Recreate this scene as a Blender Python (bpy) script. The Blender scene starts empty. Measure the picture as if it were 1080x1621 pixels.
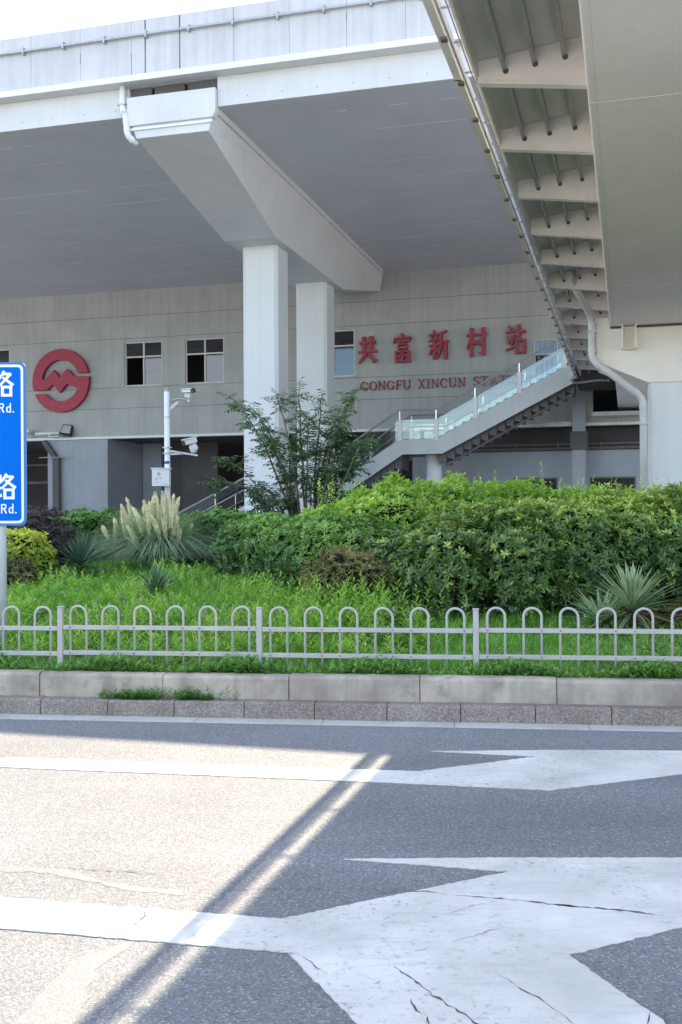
import bpy, bmesh, math, random
import numpy as np
from mathutils import Vector, Matrix
random.seed(7); rng = np.random.default_rng(11)
R = math.radians
sc = bpy.context.scene
C = sc.collection

# ------------------------------------------------------------------ camera
H = 1.55
cam_d = bpy.data.cameras.new('camera'); cam = bpy.data.objects.new('camera', cam_d); C.objects.link(cam)
cam_d.sensor_fit = 'VERTICAL'; cam_d.sensor_height = 24.0; cam_d.lens = 24.0*1640/1621
cam_d.clip_start = .05; cam_d.clip_end = 3000
cam.location = (0, 0, H); cam.rotation_mode = 'XYZ'
cam.rotation_euler = (R(90), R(0.344), 0)
cam_d.shift_y = 0.0003
sc.camera = cam

# ------------------------------------------------------------------ sky, sun, exposure
TH = math.atan(.277)                       # the station stands turned this far from the view axis
SUN_EL = R(40.1); SUN_AZ = TH-.008              # the sun stands high behind the station
world = bpy.data.worlds.new('World'); sc.world = world; world.use_nodes = True
nt = world.node_tree; nt.nodes.clear()
wo = nt.nodes.new('ShaderNodeOutputWorld'); bg = nt.nodes.new('ShaderNodeBackground')
sky = nt.nodes.new('ShaderNodeTexSky'); sky.sky_type = 'NISHITA'; sky.sun_disc = False
sky.sun_elevation = SUN_EL; sky.sun_rotation = SUN_AZ; sky.air_density = 1.0; sky.dust_density = .9; sky.ozone_density = 1.8
tc = nt.nodes.new('ShaderNodeTexCoord'); no = nt.nodes.new('ShaderNodeTexNoise')
mp = nt.nodes.new('ShaderNodeMapping'); mp.inputs['Scale'].default_value = (1, 1, 2.4)
no.inputs['Scale'].default_value = 2.2; no.inputs['Detail'].default_value = 7; no.inputs['Roughness'].default_value = .58
cr = nt.nodes.new('ShaderNodeValToRGB'); cr.color_ramp.elements[0].position = .47; cr.color_ramp.elements[1].position = .68
mx = nt.nodes.new('ShaderNodeMixRGB'); mx.inputs['Color2'].default_value = (6.6, 6.9, 7.4, 1)
nt.links.new(tc.outputs['Generated'], mp.inputs['Vector']); nt.links.new(mp.outputs['Vector'], no.inputs['Vector'])
nt.links.new(no.outputs['Fac'], cr.inputs['Fac']); nt.links.new(cr.outputs['Color'], mx.inputs['Fac'])
nt.links.new(sky.outputs['Color'], mx.inputs['Color1']); nt.links.new(mx.outputs['Color'], bg.inputs['Color'])
bg.inputs['Strength'].default_value = .115
nt.links.new(bg.outputs['Background'], wo.inputs['Surface'])
sun_d = bpy.data.lights.new('sun', 'SUN'); sun = bpy.data.objects.new('sun', sun_d); C.objects.link(sun)
sun_d.energy = 3.5; sun_d.angle = R(.32); sun_d.color = (1, .85, .62)
sun_dir = Vector((-math.sin(SUN_AZ)*math.cos(SUN_EL), -math.cos(SUN_AZ)*math.cos(SUN_EL), -math.sin(SUN_EL)))
sun.rotation_euler = sun_dir.to_track_quat('-Z', 'Y').to_euler(); sun.location = (0, 0, 60)
sc.view_settings.view_transform = 'Standard'; sc.view_settings.look = 'None'
sc.view_settings.exposure = 2.04; sc.view_settings.gamma = 1; sc.view_settings.use_curve_mapping = False
sc.render.engine = 'CYCLES'
sc.cycles.max_bounces = 8; sc.cycles.diffuse_bounces = 6; sc.cycles.transparent_max_bounces = 12
sc.cycles.use_denoising = True

# ------------------------------------------------------------------ helpers
class Frame:
    def __init__(s, ox, oy, ang): s.o = (ox, oy); s.ang = ang; s.c = math.cos(ang); s.s = math.sin(ang)
    def w(s, x, y, z=0): return Vector((s.o[0]+x*s.c-y*s.s, s.o[1]+x*s.s+y*s.c, z))
ST = Frame(-2.79, 23.5, -TH)               # x along the facade, y into the station
WD = Frame(0, 0, 0)
KB = Frame(0, 7.70, -math.atan(.1218))     # x along the kerb, y away from the road

def set_props(o, label=None, cat=None, group=None, kind=None):
    if label: o['label'] = label
    if cat: o['category'] = cat
    if group: o['group'] = group
    if kind: o['kind'] = kind

class MB:
    def __init__(s): s.v = []; s.f = []; s.arr = []
    def add(s, vs, fs):
        n = len(s.v); s.v += [tuple(v) for v in vs]; s.f += [tuple(i+n for i in f) for f in fs]; return s
    def box(s, x0, x1, y0, y1, z0, z1):
        vs = [(x, y, z) for z in (z0, z1) for y in (y0, y1) for x in (x0, x1)]
        return s.add(vs, [(0,2,3,1),(4,5,7,6),(0,1,5,4),(2,6,7,3),(0,4,6,2),(1,3,7,5)])
    def quad(s, a, b, c, d): return s.add([a, b, c, d], [(0,1,2,3)])
    def prism(s, poly, axis, lo, hi):
        # poly in the two other axes; axis: 'x' -> (y,z), 'y' -> (x,z), 'z' -> (x,y)
        def P(p, t): return {'x': (t, p[0], p[1]), 'y': (p[0], t, p[1]), 'z': (p[0], p[1], t)}[axis]
        n = len(poly); vs = [P(p, lo) for p in poly]+[P(p, hi) for p in poly]
        fs = [tuple(range(n))[::-1], tuple(range(n, 2*n))]+[(i, (i+1) % n, n+(i+1) % n, n+i) for i in range(n)]
        return s.add(vs, fs)
    def loft(s, A, B):
        n = len(A); fs = [tuple(range(n))[::-1], tuple(range(n, 2*n))]+[(i, (i+1) % n, n+(i+1) % n, n+i) for i in range(n)]
        return s.add(list(A)+list(B), fs)
    def tube(s, path, r, n=8, caps=True):
        path = [Vector(p) for p in path]; m = len(path); rs = r if isinstance(r, (list, tuple)) else [r]*m
        vs = []; up = None
        for i, p in enumerate(path):
            t = (path[min(i+1, m-1)]-path[max(i-1, 0)]).normalized()
            if up is None:
                ref = Vector((0, 0, 1)) if abs(t.z) < .9 else Vector((1, 0, 0)); up = t.cross(ref).normalized()
            up = (up-t*up.dot(t)).normalized(); b = t.cross(up)
            for k in range(n):
                a = 2*math.pi*k/n; vs.append(p+(up*math.cos(a)+b*math.sin(a))*rs[i])
        fs = [(i*n+k, i*n+(k+1) % n, (i+1)*n+(k+1) % n, (i+1)*n+k) for i in range(m-1) for k in range(n)]
        if caps: fs += [tuple(range(n))[::-1], tuple(range((m-1)*n, m*n))]
        return s.add(vs, fs)
    def bar(s, a, b, w, h, up=(0,0,1)):
        a = Vector(a); b = Vector(b); t = (b-a).normalized(); up = Vector(up)
        sd = t.cross(up).normalized(); u = sd.cross(t)
        o = [(-w/2,-h/2),(w/2,-h/2),(w/2,h/2),(-w/2,h/2)]
        return s.loft([a+sd*x+u*y for x, y in o], [b+sd*x+u*y for x, y in o])
    def each(s):
        out = []; n = 0
        seen = 0; groups = []
        while seen < len(s.f):
            v0 = min(s.f[seen]); fs = [s.f[seen]]; hi = max(s.f[seen]); seen += 1
            while seen < len(s.f) and min(s.f[seen]) <= hi and min(s.f[seen]) >= v0: hi = max(hi, max(s.f[seen])); fs.append(s.f[seen]); seen += 1
            m = MB(); m.v = s.v[v0:hi+1]; m.f = [tuple(i-v0 for i in f) for f in fs]; out.append(m)
        return out
    def mesh(s, name, base=(0,0,0), smooth=False):
        me = bpy.data.meshes.new(name); bx, by, bz = base
        me.from_pydata([(x-bx, y-by, z-bz) for x, y, z in s.v], [], s.f)
        bm = bmesh.new(); bm.from_mesh(me); bmesh.ops.recalc_face_normals(bm, faces=bm.faces)
        ng = [f for f in bm.faces if len(f.verts) > 4]
        if ng: bmesh.ops.triangulate(bm, faces=ng)
        bm.to_mesh(me); bm.free()
        if smooth:
            me.polygons.foreach_set('use_smooth', [True]*len(me.polygons))
        me.update(); return me

def arr_mesh(name, V, Fq, tint=None, base=(0,0,0), smooth=False):
    me = bpy.data.meshes.new(name); V = np.asarray(V, np.float32)-np.array(base, np.float32); Fq = np.asarray(Fq, np.int32)
    k = Fq.shape[1]; me.vertices.add(len(V)); me.vertices.foreach_set('co', V.ravel())
    me.loops.add(Fq.size); me.loops.foreach_set('vertex_index', Fq.ravel())
    me.polygons.add(len(Fq)); me.polygons.foreach_set('loop_start', np.arange(0, Fq.size, k, dtype=np.int32))
    me.polygons.foreach_set('loop_total', np.full(len(Fq), k, np.int32))
    if smooth: me.polygons.foreach_set('use_smooth', np.ones(len(Fq), bool))
    me.update(calc_edges=True)
    if tint is not None:
        at = me.attributes.new('tint', 'FLOAT', 'POINT'); at.data.foreach_set('value', np.asarray(tint, np.float32))
    return me

def mkobj(name, me, mat, parent=None, bevel=0, auto=True):
    o = bpy.data.objects.new(name, me); C.objects.link(o)
    if mat is not None: me.materials.append(mat)
    if parent is not None: o.parent = parent
    if bevel:
        m = o.modifiers.new('bevel', 'BEVEL'); m.width = bevel; m.segments = 2; m.limit_method = 'ANGLE'; m.angle_limit = R(35)
    return o

class Thing:
    def __init__(s, name, label, cat, fr=WD, base=(0,0,0), group=None, kind=None):
        s.fr = fr; s.base = base; s.e = bpy.data.objects.new(name, None); C.objects.link(s.e)
        s.e.location = fr.w(*base); s.e.rotation_euler = (0, 0, fr.ang); s.e.empty_display_size = .3
        set_props(s.e, label, cat, group, kind)
    def part(s, name, mb, mat, parent=None, bevel=0, smooth=False, label=None):
        me = mb if isinstance(mb, bpy.types.Mesh) else mb.mesh(name, s.base, smooth)
        o = mkobj(name, me, mat, parent or s.e, bevel)
        if label: o['label'] = label
        return o
def each_part(th, name, mb, mat, parent=None, **kw):
    for m in mb.each(): th.part(name, m, mat, parent, **kw)
def solo(name, mb, mat, label=None, cat=None, fr=WD, base=(0,0,0), group=None, kind=None, bevel=0, smooth=False):
    me = mb if isinstance(mb, bpy.types.Mesh) else mb.mesh(name, base, smooth)
    o = mkobj(name, me, mat, None, bevel); o.location = fr.w(*base); o.rotation_euler = (0, 0, fr.ang)
    set_props(o, label, cat, group, kind); return o

# ------------------------------------------------------------------ materials
def nodes(name):
    m = bpy.data.materials.new(name); m.use_nodes = True; t = m.node_tree
    return m, t, t.nodes['Principled BSDF'], t.nodes['Material Output']
def noise(t, vec, scale, detail=5, rough=.6, mapscale=None):
    n = t.nodes.new('ShaderNodeTexNoise'); n.inputs['Scale'].default_value = scale
    n.inputs['Detail'].default_value = detail; n.inputs['Roughness'].default_value = rough
    if mapscale:
        mm = t.nodes.new('ShaderNodeMapping'); mm.inputs['Scale'].default_value = mapscale
        t.links.new(vec, mm.inputs['Vector']); vec = mm.outputs['Vector']
    t.links.new(vec, n.inputs['Vector']); return n.outputs['Fac']
def ramp(t, fac, stops):
    r = t.nodes.new('ShaderNodeValToRGB'); e = r.color_ramp.elements
    while len(e) > 1: e.remove(e[-1])
    for i, (p, c) in enumerate(stops):
        el = e[0] if i == 0 else e.new(p)
        el.position = p; el.color = (c, c, c, 1) if isinstance(c, (int, float)) else (*c, 1)
    t.links.new(fac, r.inputs['Fac']); return r.outputs['Color']
def mix(t, fac, a, b, mode='MIX'):
    m = t.nodes.new('ShaderNodeMixRGB'); m.blend_type = mode
    for k, v in (('Fac', fac), ('Color1', a), ('Color2', b)):
        if isinstance(v, bpy.types.NodeSocket): t.links.new(v, m.inputs[k])
        elif k == 'Fac': m.inputs[k].default_value = v
        else: m.inputs[k].default_value = (*v, 1) if isinstance(v, tuple) else (v, v, v, 1)
    return m.outputs['Color']
def objco(t): return t.nodes.new('ShaderNodeTexCoord').outputs['Object']
def bumpit(t, p, h, strength, dist=.01):
    b = t.nodes.new('ShaderNodeBump'); b.inputs['Strength'].default_value = strength; b.inputs['Distance'].default_value = dist
    t.links.new(h, b.inputs['Height']); t.links.new(b.outputs['Normal'], p.inputs['Normal'])

def surf(name, col, var=.12, scale=1.2, rough=.75, streak=0, grime=0, grime_col=(.12,.11,.10), bump=.15, fine=60, metal=0, spec=.5):
    """painted steel / plaster / concrete: soft blotches, vertical rain streaks, grime spots, fine grain"""
    m, t, p, o = nodes(name); oc = objco(t)
    lo = tuple(c*(1-var) for c in col); hi = tuple(min(1, c*(1+var*.6)) for c in col)
    c = ramp(t, noise(t, oc, scale, 6, .62), [(.3, lo), (.7, hi)])
    if streak:
        s = ramp(t, noise(t, oc, 1.0, 5, .65, (5, 5, .22)), [(.44, 0.), (.72, 1.)])
        s2 = mix(t, 1.0, s, streak, 'MULTIPLY'); c = mix(t, s2, c, tuple(x*.45 for x in col))
    if grime:
        g = ramp(t, noise(t, oc, 4.5, 8, .7), [(.56, 0.), (.74, 1.)]); g = mix(t, 1.0, g, grime, 'MULTIPLY')
        c = mix(t, g, c, grime_col)
    t.links.new(c, p.inputs['Base Color']); p.inputs['Roughness'].default_value = rough; p.inputs['Metallic'].default_value = metal
    p.inputs['Specular IOR Level'].default_value = spec
    if bump: bumpit(t, p, noise(t, oc, fine, 4, .6), bump, .004)
    return m

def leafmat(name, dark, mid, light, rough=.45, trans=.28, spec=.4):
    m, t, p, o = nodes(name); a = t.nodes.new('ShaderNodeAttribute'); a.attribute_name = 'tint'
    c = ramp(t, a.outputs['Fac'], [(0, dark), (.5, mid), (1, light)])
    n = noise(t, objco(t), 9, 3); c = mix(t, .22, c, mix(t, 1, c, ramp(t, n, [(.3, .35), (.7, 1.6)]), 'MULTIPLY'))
    t.links.new(c, p.inputs['Base Color']); p.inputs['Roughness'].default_value = rough; p.inputs['Specular IOR Level'].default_value = spec
    tr = t.nodes.new('ShaderNodeBsdfTranslucent'); t.links.new(mix(t, 1, c, (1.25, 1.35, .7), 'MULTIPLY'), tr.inputs['Color'])
    ms = t.nodes.new('ShaderNodeMixShader'); ms.inputs[0].default_value = trans
    t.links.new(p.outputs[0], ms.inputs[1]); t.links.new(tr.outputs[0], ms.inputs[2]); t.links.new(ms.outputs[0], o.inputs['Surface'])
    return m

def asphalt_mat(name, smoothed=False):
    m, t, p, o = nodes(name); oc = objco(t)
    v = t.nodes.new('ShaderNodeTexVoronoi'); v.inputs['Scale'].default_value = 135; t.links.new(oc, v.inputs['Vector'])
    v2 = t.nodes.new('ShaderNodeTexVoronoi'); v2.inputs['Scale'].default_value = 42; t.links.new(oc, v2.inputs['Vector'])
    sep = t.nodes.new('ShaderNodeSeparateColor'); t.links.new(v.outputs['Color'], sep.inputs[0])
    sep2 = t.nodes.new('ShaderNodeSeparateColor'); t.links.new(v2.outputs['Color'], sep2.inputs[0])
    c = ramp(t, sep.outputs[0], [(0, (.120,.127,.140)), (.3, (.168,.174,.188)), (.86, (.214,.221,.238)), (1, (.37,.37,.38))])
    pit = ramp(t, sep2.outputs[1], [(.86, 0.), (.9, 1.)]); pit = mix(t, 1, pit, ramp(t, v2.outputs['Distance'], [(.1, .5), (.4, 0.)]), 'MULTIPLY')
    c = mix(t, pit, c, (.05,.05,.052))
    big = mix(t, .5, ramp(t, noise(t, oc, .7, 6, .6), [(.3, .78), (.7, 1.16)]), ramp(t, noise(t, oc, 1.0, 4, .55, (.12, 1.1, 1)), [(.35, .80), (.65, 1.18)]))
    oil = ramp(t, noise(t, oc, 3.1, 3, .5), [(.70, 1.0), (.80, .72)]); c = mix(t, 1, c, oil, 'MULTIPLY'); c = mix(t, 1, c, big, 'MULTIPLY')
    if smoothed:
        c = mix(t, .45, c, (.168,.174,.186))
    t.links.new(c, p.inputs['Base Color']); p.inputs['Roughness'].default_value = .82 if not smoothed else .6
    h = mix(t, .5, v.outputs['Distance'], noise(t, oc, 150, 3)); bumpit(t, p, h, .25 if smoothed else .7, .006)
    return m
def paint_road():
    m, t, p, o = nodes('road_paint'); oc = objco(t)
    c = ramp(t, noise(t, oc, 2.2, 8, .65), [(.25, (.60,.59,.57)), (.7, (.79,.77,.735))])
    w = ramp(t, noise(t, oc, 30, 6, .8), [(.54, 0.), (.64, 1.)]); w = mix(t, 1, w, ramp(t, noise(t, oc, 1.9, 4), [(.40, 0.), (.60, .75)]), 'MULTIPLY')
    c = mix(t, w, c, (.22,.22,.23))
    c = mix(t, 1, c, ramp(t, noise(t, oc, 1.1, 5, .6), [(.3, .82), (.7, 1.04)]), 'MULTIPLY')
    sc2 = ramp(t, noise(t, oc, 3, 5, .7, (1, 9, 1)), [(.54, 0.), (.68, .35)]); c = mix(t, sc2, c, (.33,.33,.35))
    t.links.new(c, p.inputs['Base Color']); p.inputs['Roughness'].default_value = .62
    bumpit(t, p, noise(t, oc, 160, 4, .7), .5, .004); return m
def granite():
    m, t, p, o = nodes('kerb_granite'); oc = objco(t)
    v = t.nodes.new('ShaderNodeTexVoronoi'); v.inputs['Scale'].default_value = 130; t.links.new(oc, v.inputs['Vector'])
    sep = t.nodes.new('ShaderNodeSeparateColor'); t.links.new(v.outputs['Color'], sep.inputs[0])
    c = ramp(t, sep.outputs[0], [(0, (.18,.15,.132)), (.5, (.27,.235,.21)), (1, (.40,.36,.32))])
    c = mix(t, 1, c, ramp(t, noise(t, oc, 3, 7, .7), [(.25, .62), (.7, 1.12)]), 'MULTIPLY')
    t.links.new(c, p.inputs['Base Color']); p.inputs['Roughness'].default_value = .85
    bumpit(t, p, noise(t, oc, 70, 6, .75), .6, .006); return m
def glass(name, tint, gl, rough=.02):
    m, t, p, o = nodes(name); t.nodes.remove(p)
    g = t.nodes.new('ShaderNodeBsdfGlossy'); g.inputs['Roughness'].default_value = rough; g.inputs['Color'].default_value = (.86,.89,.93,1)
    tr = t.nodes.new('ShaderNodeBsdfTransparent'); tr.inputs['Color'].default_value = (*tint, 1)
    ms = t.nodes.new('ShaderNodeMixShader'); ms.inputs[0].default_value = gl
    t.links.new(tr.outputs[0], ms.inputs[1]); t.links.new(g.outputs[0], ms.inputs[2]); t.links.new(ms.outputs[0], o.inputs['Surface']); return m
def emit(name, col, s):
    m, t, p, o = nodes(name); p.inputs['Emission Color'].default_value = (*col, 1); p.inputs['Emission Strength'].default_value = s; return m

M = dict(
 asphalt=asphalt_mat('asphalt'), sealed=asphalt_mat('sealed_asphalt', True), paint=paint_road(), granite=granite(),
 kerbwall=surf('weathered_concrete', (.46,.41,.35), .42, 2.6, .9, streak=.6, grime=.9, grime_col=(.20,.18,.15), bump=.6, fine=45),
 gutter=surf('gutter_concrete', (.50,.49,.47), .18, 3, .85, grime=.4, grime_col=(.25,.24,.22), bump=.4),
 plaza=surf('plaza_paving', (.56,.54,.50), .15, .8, .9), soil=surf('soil', (.055,.06,.03), .4, 3, 1, bump=.8, fine=20),
 wall=surf('station_render', (.41,.43,.425), .14, .7, .85, streak=.26, grime=.10, grime_col=(.25,.24,.22), bump=.2),
 lowwall=surf('blue_grey_render', (.34,.37,.42), .12, .8, .8, streak=.12, bump=.15),
 darkwall=surf('brown_cladding_and_recess_shade', (.075,.07,.072), .25, 1, .7), darkslab=surf('dark_concrete', (.10,.10,.105), .2, 1, .8),
 groove=surf('wall_joint', (.20,.20,.19), .2, 2, .9, bump=0),
 soffit=surf('deck_soffit_paint', (.58,.595,.645), .09, .35, .62, streak=0, grime=.12, grime_col=(.12,.12,.15), bump=.08),
 seam=surf('lime_seam', (.95,.93,.90), .3, 3, .8, bump=0), 
 steelpaint=surf('pale_grey_paint', (.60,.62,.64), .07, .6, .55, streak=.10, grime=.12, grime_col=(.40,.40,.40), bump=.06),
 colpaint=surf('column_paint', (.66,.69,.70), .05, .5, .6, streak=.09, bump=.08),
 parapet=surf('parapet_panel', (.53,.54,.57), .09, .9, .7, streak=.30, grime=.16, grime_col=(.30,.28,.27), bump=.12),
 trim=surf('white_trim', (.72,.74,.75), .08, 2, .5, grime=.12, bump=.05),
 joint=surf('dark_joint', (.10,.10,.12), .2, 4, .9, bump=0),
 boxunder=surf('bridge_soffit', (.93,.86,.84), .07, .5, .7, grime=.10, grime_col=(.30,.29,.24), bump=.12),
 rib=surf('bridge_steel', (.86,.81,.78), .10, 1.6, .6, grime=.18, grime_col=(.28,.22,.18), bump=.08),
 bridgeplate=surf('bridge_plate', (.66,.64,.62), .10, 1.2, .6, grime=.12, grime_col=(.25,.22,.2), bump=.06),
 stiff=surf('stiffener_steel', (.33,.34,.35), .14, 3, .5, bump=.06),
 cap=surf('pier_cap_paint', (.80,.77,.71), .06, .8, .7, streak=.06, grime=.08, grime_col=(.45,.42,.36), bump=.12),
 stairsteel=surf('stair_steel', (.50,.54,.56), .08, 1.1, .5, streak=.12, bump=.05),
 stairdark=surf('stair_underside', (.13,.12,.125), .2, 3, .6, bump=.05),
 inox=surf('stainless_steel', (.60,.61,.62), .08, 5, .32, metal=.85, bump=.02),
 pipe=surf('pvc_pipe', (.55,.565,.57), .16, 3.5, .45, streak=.2, grime=.25, grime_col=(.33,.32,.3), bump=.04),
 galv=surf('galvanised_steel', (.42,.44,.46), .2, 8, .42, metal=.6, bump=.05),
 rust=surf('rusty_bracket', (.20,.155,.12), .3, 14, .8, bump=.1),
 fence=surf('fence_paint', (.45,.45,.44), .12, 5, .5, streak=.2, grime=.45, grime_col=(.38,.37,.35), bump=.03),
 screw=surf('bolt_steel', (.10,.10,.105), .2, 8, .5, bump=0),
 red=surf('crimson_letters', (.34,.02,.055), .18, 4, .5, bump=.05), redside=surf('deep_red', (.22,.02,.045), .15, 4, .6, bump=0),
 blue=surf('sign_blue', (.0,.145,.66), .05, 3, .7, bump=0, spec=.08), blueedge=surf('sign_edge_blue', (.02,.16,.45), .04, 2, .4, bump=0),
 white=surf('sign_white', (.82,.86,.88), .02, 2, .4, bump=0), signpole=surf('sign_pole', (.55,.60,.62), .08, 6, .4, bump=.03),
 black=surf('black_plastic', (.02,.02,.022), .2, 6, .4, bump=0), cctv=surf('camera_white', (.68,.69,.70), .06, 6, .4, bump=0),
 bluestripe=surf('blue_band', (.03,.09,.30), .1, 6, .5, bump=0), brass=surf('tan_cap', (.42,.33,.24), .2, 6, .6, bump=0),
 alu=surf('window_frame', (.60,.61,.60), .08, 6, .4, bump=0), lampglass=surf('lamp_glass', (.45,.45,.46), .1, 20, .15, bump=0),
 railglass=glass('balustrade_glass', (.93,.96,.94), .075), pane=glass('window_glass', (.42,.46,.48), .08, .03),
 room=surf('room_dark', (.06,.055,.06), .2, 1, .9, bump=0), glow=emit('lit_downlight', (1,.95,.88), 6),
 bark=surf('bark', (.16,.14,.11), .3, 20, .9, bump=.5),
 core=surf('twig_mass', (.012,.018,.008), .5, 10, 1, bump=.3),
 pit=leafmat('pittosporum_leaf', (.040,.092,.030), (.15,.265,.065), (.54,.66,.15), .33, .24, .6),
 pitnew=leafmat('pittosporum_new_leaf', (.07,.17,.045), (.30,.50,.08), (.68,.82,.20), .40, .36),
 hedge=leafmat('dark_hedge_leaf', (.035,.085,.030), (.11,.24,.06), (.30,.50,.11), .36, .26, .5),
 gold=leafmat('golden_leaf', (.06,.10,.02), (.27,.36,.04), (.66,.70,.10), .5, .3),
 purple=leafmat('purple_leaf', (.035,.028,.035), (.085,.06,.065), (.16,.15,.10), .5, .2),
 brown=leafmat('bronze_leaf', (.06,.075,.025), (.19,.19,.06), (.44,.36,.17), .6, .2),
 tree=leafmat('small_tree_leaf', (.025,.07,.036), (.06,.15,.065), (.18,.31,.12), .40, .28),
 grass=leafmat('lawn_blade', (.08,.23,.035), (.22,.50,.075), (.52,.74,.17), .5, .42),
 weed=leafmat('weed_leaf', (.07,.19,.04), (.26,.48,.08), (.60,.78,.20), .5, .40),
 creep=leafmat('creeper_leaf', (.04,.12,.03), (.15,.33,.08), (.38,.58,.18), .5, .3),
 seed=leafmat('seed_head', (.30,.36,.16), (.48,.50,.28), (.62,.58,.46), .8, .3), flower=leafmat('pale_flower', (.36,.34,.40), (.50,.46,.56), (.66,.62,.70), .7, .3),
 pampas=leafmat('pampas_blade', (.12,.20,.13), (.34,.47,.32), (.66,.74,.52), .5, .35),
 plume=leafmat('pampas_plume', (.80,.71,.55), (.95,.90,.77), (.98,.96,.88), .9, .25),
 yucca=leafmat('yucca_leaf', (.05,.11,.07), (.14,.25,.15), (.52,.58,.34), .4, .12),
 yuccad=leafmat('dark_yucca_leaf', (.03,.075,.06), (.07,.15,.10), (.36,.62,.14), .4, .12),
 dry=leafmat('dry_leaf', (.14,.08,.035), (.34,.23,.12), (.58,.46,.28), .8, .15),
)

# ------------------------------------------------------------------ ground, road, kerbs
def sstep(x, a, b):
    t = np.clip((x-a)/(b-a), 0, 1); return t*t*(3-2*t)
KC, KS = math.cos(KB.ang), math.sin(KB.ang)
def kperp(x, y):
    dx = x-KB.o[0]; dy = y-KB.o[1]; return -dx*KS+dy*KC
def gz(x, y):
    p = kperp(np.asarray(x, float), np.asarray(y, float))
    z = .285+.43*sstep(p, .5, 7)-.62*sstep(p, 10.5, 14)
    return z+.02*np.sin(np.asarray(x)*2.1+np.asarray(y)*1.3)*sstep(p, .6, 2)
g = MB(); g.box(-600, 600, -600, 900, -.4, -.02); solo('ground', g, M['plaza'], kind='structure')
g = MB(); g.box(-60, 60, -9.0, .0, -.019, 0.0); solo('road', g, M['asphalt'], fr=KB, kind='structure')
g = MB()
x = -40.
while x < 40: L = random.uniform(.95, 1.05); g.box(x+.002, x+L-.002, -.17, 0, -.01, .006+random.uniform(0, .002)); x += L
solo('gutter', g, M['gutter'], fr=KB, kind='structure', bevel=.003)
g = MB(); x = -40.+.17
while x < 40:                                                   # low granite kerb, one block after another
    L = .535+random.uniform(-.012, .012); dz = random.uniform(-.003, .003); dy = random.uniform(-.004, .004)
    g.prism([(dy, .0), (dy+.012, .112+dz), (dy+.026, .124+dz), (.13, .126+dz), (.13, 0)], 'x', x+.0025, x+L-.0025); x += L
solo('kerb', g, M['granite'], fr=KB, kind='structure', bevel=.004)
g = MB(); x = -40.+.62
while x < 40:                                                   # taller concrete edging behind it
    L = 1.0+random.uniform(-.02, .02); dz = random.uniform(-.004, .004); dy = random.uniform(-.005, .005)
    g.prism([(.128+dy, .05), (.132+dy, .285+dz), (.15+dy, .305+dz), (.30, .305+dz), (.30, .05)], 'x', x+.0025, x+L-.0025); x += L
solo('planter_kerb', g, M['kerbwall'], fr=KB, kind='structure', bevel=.006)
# planted mound behind the kerb
nx, ny = 160, 90; xs = np.linspace(-30, 30, nx); ys = np.linspace(.29, 15.5, ny)
V = []
for yy in ys:
    for xx in xs:
        w = KB.w(xx, yy); V.append((w.x, w.y, float(gz(w.x, w.y)) if yy > .4 else .285))
Fq = [(j*nx+i, j*nx+i+1, (j+1)*nx+i+1, (j+1)*nx+i) for j in range(ny-1) for i in range(nx-1)]
solo('planting_bed', arr_mesh('planting_bed', V, Fq, smooth=True), M['soil'], kind='structure')
g = MB(); g.box(-60, 60, 15.3, 60, -.015, .06); solo('pavement', g, M['plaza'], fr=KB, kind='structure')

def rough_poly(P, step=.022, amp=.0045):
    out = []
    for i in range(len(P)):
        a = P[i]; b = P[(i+1) % len(P)]; n = max(1, int(math.dist(a, b)/step))
        for k in range(n):
            f = k/n; j = 0 if k == 0 else amp
            out.append((a[0]+(b[0]-a[0])*f+random.uniform(-j, j), a[1]+(b[1]-a[1])*f+random.uniform(-j, j)))
    return out
A1 = [(-3.2,6.60),(-2.379,6.478),(-2.098,6.588),(-.945,6.394),(.45,6.174),(1.225,6.529),(.574,6.692),(1.462,6.704),(2.183,6.659),(2.75,6.50),(2.9,6.38),(1.992,6.078),(1.145,5.738),(.208,5.934),(-.907,6.132),(-2.098,6.343),(-2.35,6.39)]
A1 = A1[1:]
A2 = [(-1.9,4.25),(-1.387,4.183),(-.238,3.945),(.712,4.447),(.005,4.622),(.724,4.626),(1.509,4.611),(2.1,4.60),(2.5,4.4),(1.9,4.10),(1.257,3.844),(.783,3.61),(.987,3.084),(1.15,2.6),(.45,2.5),(.057,3.095),(-.198,3.644),(-.255,3.656),(-1.284,3.871),(-1.85,3.97)]
for P in (A1, A2):
    g = MB(); g.prism(rough_poly(P), 'z', .001, .005)
    solo('road_marking', g, M['paint'], kind='structure')
g = MB(); g.prism(rough_poly([(-.787,3.749),(-.925,3.618),(-.978,3.38),(-1.015,3.05),(-.80,3.05),(-.846,3.518),(-.761,3.735)], .04, .012), 'z', .0003, .0012)
g.prism(rough_poly([(-1.513,4.566),(-1.294,4.529),(-1.143,4.479),(-1.007,4.362),(-.793,4.285),(-.657,4.247),(-.65,4.205),(-.865,4.251),(-1.074,4.363),(-1.278,4.474),(-1.489,4.493)], .04, .012), 'z', .0003, .0012)
g.prism(rough_poly([(-3.5,4.75),(-1.513,4.566),(-1.489,4.493),(-3.5,4.68)], .06, .01), 'z', .0003, .0010)
solo('asphalt_patch', g, M['sealed'], kind='structure')
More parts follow.
